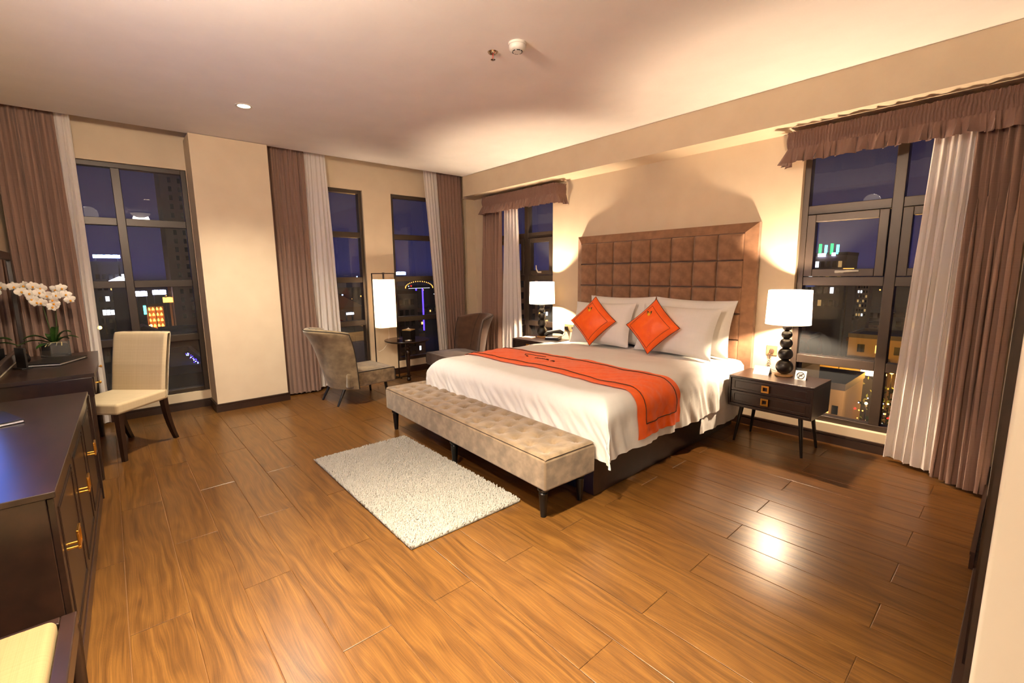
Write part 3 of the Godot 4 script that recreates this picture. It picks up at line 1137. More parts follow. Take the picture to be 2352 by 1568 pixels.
	for i in 15:
		for j in 3:
			var tx := -L / 2 + 0.085 + i * 0.139 + (0.0695 if j == 1 else 0.0)
			if tx < L / 2 - 0.06:
				tufts.append(Vector2(tx, -0.125 + j * 0.125))
	grid(st, 280, 56, func(u: float, v: float) -> Vector3:
		var x := lerpf(-L / 2 + 0.003, L / 2 - 0.003, u)
		var z := lerpf(-D / 2 + 0.003, D / 2 - 0.003, v)
		var ex := clampf((L / 2 - absf(x)) / 0.03, 0, 1)
		var ez := clampf((D / 2 - absf(z)) / 0.03, 0, 1)
		var h := 0.024 * sqrt(1.0 - pow(1.0 - ex, 2.0)) * sqrt(1.0 - pow(1.0 - ez, 2.0))
		var dip := 0.0
		for t in tufts:
			if absf(t.x - x) < 0.09 and absf(t.y - z) < 0.09:
				var d := Vector2(t.x - x, t.y - z)
				var r := d.length()
				var an := atan2(d.y, d.x)
				dip += 0.030 * exp(-r / 0.019) + 0.0045 * exp(-pow(r / 0.04, 2.0)) * (1.0 + 0.6 * cos(an * 8.0 + t.x * 9.0))
		return Vector3(x, y1 - 0.004 + h - minf(dip, 0.034) * ex * ez, z), true)
	obj("tufted_top", st, M.bench, bench)
	st = S()
	lathe(st, [Vector2(0, 0), Vector2(0.017, 0), Vector2(0.017, 0.012), Vector2(0.019, 0.02), Vector2(0.026, 0.135), Vector2(0.028, 0.145), Vector2(0.022, 0.152), Vector2(0.034, 0.165), Vector2(0.034, 0.176), Vector2(0.026, 0.182), Vector2(0.026, 0.195), Vector2(0, 0.195)], Vector3.ZERO, 16)
	var leg := st.commit()
	for x in [-L / 2 + 0.075, 0.02, L / 2 - 0.075]:
		for z in [-D / 2 + 0.055, D / 2 - 0.055]:
			inst("leg", leg, M.black, bench, Transform3D(Basis(), Vector3(x, 0, z)))
	# rug with a cut pile
	var rug := thing("rug", "pale grey shaggy rug on the floor in front of the bench", "rug", Vector3(1.979, 0, 2.865), -0.012)
	st = S()
	rbox(st, Vector3(0, 0.008, 0), Vector3(1.49, 0.015, 0.745), 0.006)
	obj("backing", st, M.rug, rug)
	st = S()
	lathe(st, [Vector2(0.0042, 0.0), Vector2(0.0048, 0.008), Vector2(0.0026, 0.0155), Vector2(0, 0.0165)], Vector3.ZERO, 5)
	var mm := MultiMesh.new()
	mm.transform_format = MultiMesh.TRANSFORM_3D
	mm.mesh = st.commit()
	var nx := 190
	var nz := 95
	mm.instance_count = nx * nz
	for i in nx:
		for j in nz:
			var x := lerpf(-0.745, 0.745, (i + rng.randf_range(0.05, 0.95)) / nx) + rng.randf_range(-0.004, 0.004)
			var z := lerpf(-0.373, 0.373, (j + rng.randf_range(0.05, 0.95)) / nz) + rng.randf_range(-0.004, 0.004)
			var b := Basis(Vector3(1, 0, 0), rng.randf_range(-0.5, 0.5)) * Basis(Vector3(0, 0, 1), rng.randf_range(-0.5, 0.5))
			mm.set_instance_transform(i * nz + j, Transform3D(b.scaled(Vector3.ONE * rng.randf_range(0.85, 1.2)), Vector3(x, 0.012, z)))
	var mi := MultiMeshInstance3D.new()
	mi.name = "pile"
	mi.multimesh = mm
	mi.material_override = M.rug
	mi.set_meta("kind", "stuff")
	rug.add_child(mi)


# ---------------------------------------------------------------- bedside
const WARM := Color(1.0, 0.88, 0.74)


func omni(called: String, at: Vector3, energy: float, size: float, parent: Node, c := WARM) -> OmniLight3D:
	var l := OmniLight3D.new()
	l.name = called
	l.light_color = c
	l.light_energy = energy
	l.light_size = size
	l.omni_range = 14.0
	l.omni_attenuation = 2.0
	l.shadow_enabled = true
	l.position = at
	parent.add_child(l, true)
	return l


func square_ring(st: SurfaceTool, c: Vector3, outer: float, bar: float, thick: float) -> void:
	var h := outer / 2 - bar / 2
	for sg in [-1, 1]:
		rbox(st, c + Vector3(0, sg * h, 0), Vector3(outer, bar, thick), 0.002, Basis(), 1)
		rbox(st, c + Vector3(sg * h, 0, 0), Vector3(bar, outer - 2 * bar + 0.001, thick), 0.002, Basis(), 1)


func splayed_leg(top: Vector3, bottom: Vector3, r0: float, r1: float, seg := 14) -> SurfaceTool:
	var st := S()
	var d := top - bottom
	var pts := []
	var rs := []
	for k in 5:
		pts.append(bottom + d * (k / 4.0))
		rs.append(lerpf(r1, r0, k / 4.0))
	tube(st, pts, rs, seg)
	return st


func nightstand(label: String, at: Vector3, turn: float, lift: float) -> Node3D:
	var t := thing("nightstand", label, "nightstand", at, turn, "dark nightstands with brass pulls")
	var W := 0.605
	var D := 0.385
	var y0 := 0.303 + lift
	var y1 := 0.553 + lift
	var e := 0.016
	var st := S()
	rbox(st, Vector3(0, y1 - 0.009, 0), Vector3(W, 0.018, D), 0.003)
	obj("top_board", st, M.dark_wood, t)
	st = S()
	rbox(st, Vector3(0, y0 + 0.011, 0), Vector3(W, 0.022, D), 0.003)
	obj("bottom_board", st, M.dark_wood, t)
	for sg in [-1, 1]:
		st = S()
		rbox(st, Vector3(sg * (W / 2 - e / 2), (y0 + y1) / 2, 0), Vector3(e, y1 - y0 - 0.038, D), 0.002)
		obj("side_panel", st, M.dark_wood, t)
	st = S()
	boxmm(st, Vector3(-W / 2 + e, y0 + 0.02, -D / 2), Vector3(W / 2 - e, y1 - 0.016, -D / 2 + 0.01))
	obj("back_panel", st, M.dark_wood, t)
	var dh := (y1 - y0 - 0.042) / 2
	for k in 2:
		var yc := y0 + 0.023 + dh * (k + 0.5)
		st = S()
		rbox(st, Vector3(0, yc, D / 2 - 0.02), Vector3(W - 2 * e - 0.004, dh - 0.004, 0.02), 0.002)
		var dr := obj("drawer", st, M.dark_wood, t)
		# bead moulding round a sunk field
		st = S()
		var bw := W - 2 * e - 0.06
		var bh := dh - 0.045
		for sg in [-1, 1]:
			rbox(st, Vector3(0, yc + sg * bh / 2, D / 2 - 0.008), Vector3(bw, 0.004, 0.005), 0.0018, Basis(), 1)
			rbox(st, Vector3(sg * bw / 2, yc, D / 2 - 0.008), Vector3(0.004, bh, 0.005), 0.0018, Basis(), 1)
		obj("bead", st, M.dark_wood, dr)
		st = S()
		square_ring(st, Vector3(-0.02, yc, D / 2 + 0.006), 0.056, 0.013, 0.01)
		boxmm(st, Vector3(-0.035, yc - 0.026, D / 2 - 0.011), Vector3(-0.005, yc - 0.016, D / 2 + 0.004))
		obj("pull", st, M.brass, dr)
	for sx in [-1, 1]:
		for sz in [-1, 1]:
			obj("leg", splayed_leg(Vector3(sx * 0.212, y0 + 0.004, sz * 0.125), Vector3(sx * 0.25, 0.0, sz * 0.158), 0.0165, 0.0095), M.black, t)
	return t


func table_lamp(label: String, at: Vector3) -> void:
	var t := thing("table_lamp", label, "lamp", at, 0.0, "stacked-ball table lamps")
	var st := S()
	lathe(st, [Vector2(0, 0), Vector2(0.062, 0), Vector2(0.065, 0.004), Vector2(0.065, 0.012), Vector2(0.061, 0.016), Vector2(0, 0.016)], Vector3.ZERO, 32)
	obj("foot_disc", st, M.oak, t)
	for b in [[0.074, 0.063, 0.061], [0.177, 0.054, 0.052], [0.263, 0.046, 0.044], [0.333, 0.039, 0.036], [0.391, 0.033, 0.030]]:
		st = S()
		sphere(st, Vector3(0, b[0], 0), Vector3(b[1], b[2], b[1]), 28, 16)
		obj("ball", st, M.ball, t)
	st = S()
	lathe(st, [Vector2(0.009, 0.40), Vector2(0.009, 0.45), Vector2(0.016, 0.452), Vector2(0.016, 0.478), Vector2(0, 0.478)], Vector3.ZERO, 12)
	obj("stem", st, M.black_metal, t)
	st = S()
	var prof := [Vector2(0.157, 0.417), Vector2(0.150, 0.682)]
	lathe(st, prof, Vector3.ZERO, 48)
	var sh := obj("shade", st, M.shade, t)
	st = S()
	for e in [[0.157, 0.417], [0.150, 0.682]]:
		var ring := []
		for k in 40:
			ring.append(Vector3(cos(TAU * k / 40) * e[0], e[1], sin(TAU * k / 40) * e[0]))
		tube(st, ring, 0.0022, 5, true)
	for k in 3:
		var a := TAU * k / 3.0
		tube(st, [Vector3(0.012 * cos(a), 0.470, 0.012 * sin(a)), Vector3(0.1555 * cos(a), 0.470, 0.1545 * sin(a))], 0.0015, 5)
	obj("shade_ring", st, M.white_plastic, sh)
	st = S()
	sphere(st, Vector3(0, 0.51, 0), Vector3(0.028, 0.034, 0.028), 16, 10)
	obj("bulb", st, M.bulb, t)
	omni("lamp_light", Vector3(0, 0.51, 0), LAMP, 0.028, t)


const LAMP := 2.8
const DOWN := 8.0


func socket(label: String, at: Vector3, w: float) -> Node3D:
	var t := thing("wall_socket", label, "socket", at, 0.0, "brass wall sockets")
	part("plate", M.plate, t, Vector3(-w / 2, -0.043, 0), Vector3(w / 2, 0.043, 0.008), 0.003)
	for k in int(round(w / 0.086)):
		part("insert", M.ink, t, Vector3(-w / 2 + 0.03 + 0.086 * k, -0.013, 0.0075), Vector3(-w / 2 + 0.056 + 0.086 * k, 0.013, 0.0092), 0.0)
	return t


func build_bedside() -> void:
	M.ball = mat(Color(0.075, 0.055, 0.05), 0.33)
	M.bulb = glow(Color(1.0, 0.86, 0.66), 6.0)
	M.dome = glow(Color(1.0, 0.93, 0.84), 2.0)
	M.plate = mat(Color(0.72, 0.58, 0.42), 0.35, 0.4)
	nightstand("dark nightstand right of the bed below the big lamp", Vector3(3.425, 0, 0.345), -0.03, 0.0)
	nightstand("dark nightstand left of the bed, mostly hidden by it", Vector3(0.80, 0, 0.385), 0.0, 0.045)
	table_lamp("lit table lamp of stacked dark balls on the right nightstand", Vector3(3.432, 0.553, 0.262))
	table_lamp("lit table lamp of stacked dark balls on the left nightstand", Vector3(0.70, 0.598, 0.262))
	# right: a white tent card, a no-smoking tent sign
	var t := thing("tent_card", "white tent card with printed lines on the right nightstand", "card", Vector3(3.285, 0.553, 0.30), 0.08)
	var st := S()
	var poly := PackedVector2Array([Vector2(-0.05, 0), Vector2(0.0, 0.062), Vector2(0.05, 0), Vector2(0.046, 0), Vector2(0.0, 0.057), Vector2(-0.046, 0)])
	prism(st, poly, -0.058, 0.058, Transform3D(Basis(Vector3.UP, PI / 2), Vector3.ZERO))
	obj("folded_card", st, M.paper, t)
	st = S()
	var nrm := Vector3(0, 0.05, 0.062).normalized()
	for k in 6:
		var f := 0.25 + 0.1 * k
		var c := Vector3(0, 0.062 * (1 - f), 0.05 * f) + nrm * 0.0006
		box(st, c, Vector3(0.078 - 0.01 * (k % 3), 0.0016, 0.0006), Basis(Vector3(1, 0, 0), -atan2(0.05, 0.062)))
	obj("print", st, mat(Color(0.6, 0.58, 0.55), 0.8), t)
	t = thing("no_smoking_sign", "small white no-smoking tent sign on the right nightstand", "sign", Vector3(3.565, 0.553, 0.30), 0.10)
	st = S()
	poly = PackedVector2Array([Vector2(-0.032, 0), Vector2(0.0, 0.066), Vector2(0.032, 0), Vector2(0.029, 0), Vector2(0.0, 0.060), Vector2(-0.029, 0)])
	prism(st, poly, -0.037, 0.037, Transform3D(Basis(Vector3.UP, PI / 2), Vector3.ZERO))
	obj("folded_card", st, M.paper, t)
	# the crossed-out cigarette on the sloping front
	var up := Vector3(0, 0.066, -0.032).normalized()
	var fr := Basis(Vector3(1, 0, 0), up, Vector3(1, 0, 0).cross(up))
	var ctr := Vector3(0, 0.032, 0.0167)
	st = S()
	var ring := []
	for k in 32:
		ring.append(ctr + fr * Vector3(cos(TAU * k / 32) * 0.0245, sin(TAU * k / 32) * 0.0245, 0.0006))
	tube(st, ring, 0.002, 5, true)
	box(st, ctr + fr * Vector3(0, 0, 0.0012), Vector3(0.048, 0.0042, 0.001), fr * Basis(Vector3(0, 0, 1), 0.75))
	box(st, ctr + fr * Vector3(0.0, -0.003, 0.0008), Vector3(0.028, 0.0038, 0.001), fr * Basis(Vector3(0, 0, 1), -0.12))
	tube(st, [ctr + fr * Vector3(-0.013, 0.003, 0.001), ctr + fr * Vector3(-0.010, 0.008, 0.001), ctr + fr * Vector3(-0.002, 0.009, 0.001), ctr + fr * Vector3(0.004, 0.012, 0.001)], 0.0009, 4)
	obj("pictogram", st, M.ink, t)
	socket("brass wall socket above the right nightstand with a plug", Vector3(3.245, 0.705, 0.0), 0.086)
	st = S()
	rbox(st, Vector3(3.25, 0.70, 0.022), Vector3(0.03, 0.03, 0.03), 0.006)
	var cable := [Vector3(3.25, 0.688, 0.035), Vector3(3.245, 0.66, 0.04), Vector3(3.24, 0.63, 0.03)]
	for k in 26:
		var a := k * 1.35
		cable.append(Vector3(3.238 + 0.014 * cos(a), 0.625 - 0.0028 * k, 0.03 + 0.012 * sin(a * 1.3)))
	cable.append(Vector3(3.28, 0.5555, 0.09))
	cable.append(Vector3(3.40, 0.5555, 0.19))
	tube(st, cable, 0.0022, 5)
	tag(obj("lamp_cable", st, mat(Color(0.30, 0.2, 0.15), 0.6)), "brown lamp cable coiled below the right socket", "cable")
	# left: telephone, notepad, double socket with a plug
	t = thing("telephone", "black and brown telephone behind the bed on the left nightstand", "telephone", Vector3(0.93, 0.598, 0.30), 0.5)
	part("telephone_base", M.black, t, Vector3(-0.085, 0, -0.09), Vector3(0.085, 0.035, 0.09), 0.012, 2)
	st = S()
	tube(st, [Vector3(-0.1, 0.045, 0.02), Vector3(-0.07, 0.075, 0.0), Vector3(0.0, 0.088, -0.02), Vector3(0.07, 0.09, -0.04), Vector3(0.11, 0.07, -0.05)], [0.02, 0.026, 0.019, 0.026, 0.02], 12)
	obj("handset", st, M.black, t)
	t = thing("notepad", "white notepad on the left nightstand beside the lamp", "notepad", Vector3(0.62, 0.598, 0.42), 0.3)
	part("sheets", M.paper, t, Vector3(-0.07, 0.004, -0.05), Vector3(0.07, 0.012, 0.05), 0.0)
	part("cover", M.oak, t, Vector3(-0.075, 0, -0.055), Vector3(0.075, 0.004, 0.055), 0.0)
	socket("double brass wall socket beside the headboard above the telephone", Vector3(0.93, 0.71, 0.0), 0.172)
	st = S()
	rbox(st, Vector3(0.885, 0.705, 0.024), Vector3(0.035, 0.045, 0.035), 0.008)
	tube(st, [Vector3(0.885, 0.685, 0.035), Vector3(0.88, 0.655, 0.045), Vector3(0.89, 0.63, 0.05), Vector3(0.86, 0.607, 0.06), Vector3(0.78, 0.602, 0.15)], 0.003, 6)
	tag(obj("power_adapter", st, M.black), "dark power adapter plugged in beside the headboard", "adapter")


# ---------------------------------------------------------------- seating corner
func slipper_chair(label: String, at: Vector3, turn: float, m: Material) -> Node3D:
	# faces local +z
	var t := thing("slipper_chair", label, "armchair", at, turn, "velvet slipper chairs")
	var st := S()
	var w := 0.56
	var d0 := -0.24
	var d1 := 0.33
	var ys := 0.37
	# seat: a rounded block with a gently domed top
	rbox(st, Vector3(0, 0.272, (d0 + d1) / 2), Vector3(w, 0.165, d1 - d0), 0.022, Basis(), 3)
	grid(st, 16, 16, func(u: float, v: float) -> Vector3:
		var a := u * 2.0 - 1.0
		var b := v * 2.0 - 1.0
		return Vector3(a * (w / 2 - 0.012), 0.345 + 0.030 * pow(1.0 - a * a, 0.6) * pow(1.0 - b * b, 0.6), (d0 + d1) / 2 + b * ((d1 - d0) / 2 - 0.012)), true)
	var seat := obj("seat", st, m, t)
	for sg in [-1.0, 1.0]:
		st = S()
		var pts2 := []
		for k in 13:
			var f := k / 12.0
			pts2.append(Vector3(sg * (w / 2 - 0.005), lerpf(0.325, 0.350, smoothstep(0.0, 0.25, f)), lerpf(d0 + 0.03, d1 - 0.012, f)))
		pts2.append(Vector3(sg * (w / 2 - 0.002), 0.30, d1 - 0.002))
		pts2.append(Vector3(sg * (w / 2 - 0.002), 0.21, d1 - 0.002))
		tube(st, pts2, 0.0045, 6)
		obj("seat_piping", st, M.cord, seat)
	# back: a shell that wraps round the seat, leans back and rolls outwards at the top
	var shell := func(u: float, f: float, side: float) -> Vector3:
		# u -1..1 around, f 0..1 up, side 0 outer .. 1 inner
		var th := u * 1.22
		var tk := 0.078 * sqrt(maxf(1.0 - pow(absf(u), 8.0), 0.0)) + 0.004
		var hgt := 0.64 - 0.05 * pow(absf(u), 3.0)
		var y := 0.175 + f * hgt
		var lean := (0.085 * f + 0.10 * pow(f, 4.0)) * (1.0 - 0.55 * u * u)
		var tuck := 0.055 * pow(1.0 - f, 3.0)
		var x := (0.325 - side * tk) * sin(th) / sin(1.22) * 0.93 * (1.0 + 0.05 * f)
		var z := 0.045 - (0.37 - side * tk) * cos(th) * 0.98 - 0.05 - lean + tuck * (1.0 - u * u)
		return Vector3(x, y, z)
	st = S()
	grid(st, 34, 44, func(u: float, v: float) -> Vector3:
		var uu := u * 2.0 - 1.0
		if v < 0.42:
			return shell.call(uu, v / 0.42, 0.0)
		if v < 0.58:
			var q := (v - 0.42) / 0.16
			var p0: Vector3 = shell.call(uu, 1.0, q)
			return p0 + Vector3(0, 0.028 * sin(q * PI), 0)
		return shell.call(uu, 1.0 - (v - 0.58) / 0.42, 1.0))
	var back := obj("backrest", st, m, t)
	st = S()
	var pp := []
	for k in 12:
		pp.append(shell.call(-1.0, k / 12.0, 0.5) + Vector3(-0.003, 0, 0.003))
	for k in 31:
		var uu := -1.0 + 2.0 * k / 30.0
		pp.append(shell.call(uu, 1.0, 0.12) + Vector3(0, 0.012, 0))
	for k in range(11, -1, -1):
		pp.append(shell.call(1.0, k / 12.0, 0.5) + Vector3(0.003, 0, 0.003))
	tube(st, pp, 0.005, 6)
	obj("back_piping", st, M.cord, back)
	for uu in [-0.36, 0.36]:
		st = S()
		var ps := []
		for k in 15:
			ps.append(shell.call(uu, lerpf(0.3, 1.0, k / 14.0), 1.02))
		ps.append(shell.call(uu, 1.0, 0.75) + Vector3(0, 0.021, 0))
		ps.append(shell.call(uu, 1.0, 0.4) + Vector3(0, 0.028, 0))
		tube(st, ps, 0.0028, 5)
		obj("channel_seam", st, M.cord, back)
	for sx in [-1, 1]:
		obj("leg", splayed_leg(Vector3(sx * 0.19, 0.21, 0.24), Vector3(sx * 0.205, 0.0, 0.26), 0.018, 0.011), M.black, t)
		obj("leg", splayed_leg(Vector3(sx * 0.18, 0.21, -0.22), Vector3(sx * 0.195, 0.0, -0.33), 0.018, 0.011), M.black, t)
	return t


func dining_chair(label: String, at: Vector3, turn: float) -> void:
	var t := thing("dining_chair", label, "chair", at, turn)
	var st := S()
	grid(st, 4, 4, func(u: float, v: float) -> Vector3: return Vector3(0, 0, 0)) if false else null
	rbox(st, Vector3(0, 0.415, 0.015), Vector3(0.47, 0.085, 0.49), 0.022, Basis(), 3)
	obj("seat", st, M.beige, t)
	st = S()
	# padded back, slightly hollow, leaning
	grid(st, 26, 40, func(u: float, v: float) -> Vector3:
		var a := u * 2.0 - 1.0
		var ang := v * TAU
		var c := cos(ang)
		var s := sin(ang)
		var yy := signf(s) * pow(absf(s), 0.16)
		var zz := signf(c) * pow(absf(c), 0.35)
		var cap := sqrt(maxf(1.0 - pow(absf(a), 16.0), 0.0))
		var f := yy * 0.5 + 0.5
		var y := 0.39 + f * 0.545 - 0.012 * (1.0 - cap)
		var z := -0.205 - 0.075 * f - 0.03 * f * f + zz * 0.036 * (0.35 + 0.65 * cap) - 0.014 * (1.0 - a * a) * f
		var x := signf(a) * (1.0 - pow(1.0 - absf(a), 1.3)) * (0.228 + 0.007 * f)
		return Vector3(x, y, z), true)
	obj("backrest", st, M.beige, t)
	for sx in [-1, 1]:
		st = S()
		var b := Basis()
		# front legs: square, tapering
		for e in [[0.245 - 0.012, 0.0]]:
			var x: float = sx * 0.205
			var z := 0.225
			var lo := 0.014
			var hi := 0.021
			var P := []
			for q in [[-1, 1], [1, 1], [1, -1], [-1, -1]]:
				P.append([Vector3(x + q[0] * lo, 0, z + q[1] * lo), Vector3(x + q[0] * hi, 0.385, z + q[1] * hi)])
			for k in 4:
				quad(st, P[k][0], P[(k + 1) % 4][0], P[(k + 1) % 4][1], P[k][1])
			quad(st, P[3][0], P[2][0], P[1][0], P[0][0])
		obj("leg", st, M.dark_wood, t)
		st = S()
		# rear legs: sabre curve backwards
		var prev := []
		for k in 7:
			var f := k / 6.0
			var y := 0.42 * (1.0 - f)
			var z := -0.20 - 0.085 * f * f
			var h := lerpf(0.022, 0.015, f)
			var x: float = sx * 0.205
			var ring := []
			for q in [[-1, 1], [1, 1], [1, -1], [-1, -1]]:
				ring.append(Vector3(x + q[0] * h, y, z + q[1] * h))
			if k > 0:
				for i in 4:
					quad(st, ring[i], ring[(i + 1) % 4], prev[(i + 1) % 4], prev[i])
			prev = ring
		quad(st, prev[3], prev[2], prev[1], prev[0])
		obj("leg", st, M.dark_wood, t)
	st = S()
	tube(st, [Vector3(0.236, 0.40, -0.19), Vector3(0.243, 0.425, -0.20), Vector3(0.236, 0.455, -0.205)], 0.004, 5)
	obj("cover_knot", st, M.beige, t)


func build_seating() -> void:
	slipper_chair("olive-tan velvet slipper chair with dark piping seen from behind, left of the round table", Vector3(-0.31, 0, 2.235), PI + 0.06, M.armchair)
	slipper_chair("dark brown velvet slipper chair with seamed back facing the room, partly behind the bed", Vector3(-0.33, 0, 0.83), -0.05, M.armchair_dark)
	# round side table
	var t := thing("side_table", "small round dark-wood side table by the window", "table", Vector3(-0.66, 0, 1.395))
	var st := S()
	lathe(st, [Vector2(0, 0.528), Vector2(0.27, 0.528), Vector2(0.285, 0.536), Vector2(0.29, 0.545), Vector2(0.286, 0.551), Vector2(0, 0.551)], Vector3.ZERO, 56)
	obj("table_top", st, M.table, t)
	st = S()
	lathe(st, [Vector2(0, 0), Vector2(0.022, 0), Vector2(0.03, 0.02), Vector2(0.022, 0.035), Vector2(0.02, 0.045), Vector2(0.034, 0.06), Vector2(0.034, 0.072), Vector2(0.019, 0.085), Vector2(0.024, 0.20), Vector2(0.032, 0.36), Vector2(0.034, 0.40), Vector2(0.024, 0.412), Vector2(0.036, 0.43), Vector2(0.036, 0.445), Vector2(0.024, 0.46), Vector2(0.028, 0.50), Vector2(0.06, 0.528), Vector2(0, 0.528)], Vector3.ZERO, 22)
	obj("pedestal", st, M.table, t)
	# tissue box and a small steel tray on it
	t = thing("tissue_box", "black tissue box with a white tissue on the round side table", "tissue box", Vector3(-0.60, 0.551, 1.40), 0.55)
	part("box", M.black, t, Vector3(-0.06, 0, -0.06), Vector3(0.06, 0.125, 0.06), 0.004, 2)
	part("lid", M.brass_soft, t, Vector3(-0.061, 0.125, -0.061), Vector3(0.061, 0.137, 0.061), 0.002)
	st = S()
	grid(st, 12, 8, func(u: float, v: float) -> Vector3:
		var a := (u - 0.5) * PI
		return Vector3(sin(a) * 0.035 * (1.0 - v), 0.135 + v * 0.035 * (0.7 + 0.3 * cos(a * 3.0)), 0.012 * sin(u * 9.0) * (1.0 - v) + 0.004))
	obj("tissue", st, M.paper, t)
	t = thing("steel_tray", "small steel ashtray on the round side table in front of the tissue box", "tray", Vector3(-0.49, 0.551, 1.47))
	st = S()
	lathe(st, [Vector2(0, 0), Vector2(0.04, 0), Vector2(0.046, 0.012), Vector2(0.043, 0.012), Vector2(0.038, 0.003), Vector2(0, 0.003)], Vector3.ZERO, 24)
	obj("dish", st, M.silver, t)
	# floor lamp: an open metal frame carrying a boxy hanging shade
	t = thing("floor_lamp", "floor lamp with tall rectangular lit shade hung in a thin dark metal frame", "lamp", Vector3(-0.88, 0, 1.575))
	var fw := 0.158
	var P := func(a: Vector3, b: Vector3, nm: String) -> void:
		var s2 := S()
		boxmm(s2, Vector3(minf(a.x, b.x) - 0.006, minf(a.y, b.y) - 0.006, minf(a.z, b.z) - 0.006), Vector3(maxf(a.x, b.x) + 0.006, maxf(a.y, b.y) + 0.006, maxf(a.z, b.z) + 0.006))
		obj(nm, s2, M.black_metal, t)
	P.call(Vector3(0, 0.008, fw), Vector3(0, 1.405, fw), "post")
	P.call(Vector3(0, 0.008, -fw), Vector3(0, 1.405, -fw), "post")
	P.call(Vector3(0, 1.405, -fw), Vector3(0, 1.405, fw), "top_bar")
	P.call(Vector3(0.0, 0.007, -0.27), Vector3(0.0, 0.007, 0.20), "base_bar")
	P.call(Vector3(-0.1, 0.007, -fw), Vector3(0.06, 0.007, -fw), "base_bar")
	P.call(Vector3(-0.1, 0.007, fw), Vector3(0.06, 0.007, fw), "base_bar")
	st = S()
	lathe(st, [Vector2(0.012, 1.333), Vector2(0.012, 1.395), Vector2(0.018, 1.397), Vector2(0.018, 1.415), Vector2(0, 1.417)], Vector3.ZERO, 12)
	obj("hanger", st, M.black_metal, t)
	st = S()
	var hx := 0.085
	var hz := 0.112
	var y0 := 0.705
	var y1 := 1.333
	var cs := [Vector3(-hx, 0, hz), Vector3(hx, 0, hz), Vector3(hx, 0, -hz), Vector3(-hx, 0, -hz)]
	for k in 4:
		var a: Vector3 = cs[k]
		var b: Vector3 = cs[(k + 1) % 4]
		quad(st, a + Vector3(0, y0, 0), b + Vector3(0, y0, 0), b + Vector3(0, y1, 0), a + Vector3(0, y1, 0))
	var sh := obj("shade", st, M.shade, t)
	st = S()
	for k in 4:
		var a: Vector3 = cs[k] * 1.01
		var b: Vector3 = cs[(k + 1) % 4] * 1.01
		tube(st, [a + Vector3(0, y0, 0), a + Vector3(0, y1, 0)], 0.0016, 5)
		tube(st, [a + Vector3(0, y0, 0), b + Vector3(0, y0, 0)], 0.0016, 5)
		tube(st, [a + Vector3(0, y1, 0), b + Vector3(0, y1, 0)], 0.0016, 5)
	obj("shade_wire", st, M.oak, sh)
	for yy in [0.92, 1.14]:
		st = S()
		sphere(st, Vector3(0, yy, 0), Vector3(0.028, 0.034, 0.028), 14, 9)
		obj("bulb", st, M.bulb, t)
		omni("lamp_light", Vector3(0, yy, 0), 0.45, 0.028, t)
	st = S()
	tube(st, [Vector3(0.03, 0.70, -0.02), Vector3(0.03, 0.60, -0.025), Vector3(0.02, 0.50, -0.01), Vector3(0.0, 0.42, 0.05), Vector3(-0.02, 0.39, 0.10), Vector3(-0.03, 0.42, 0.135), Vector3(-0.02, 0.46, 0.15)], 0.002, 5)
	obj("cord", st, M.white_plastic, t)


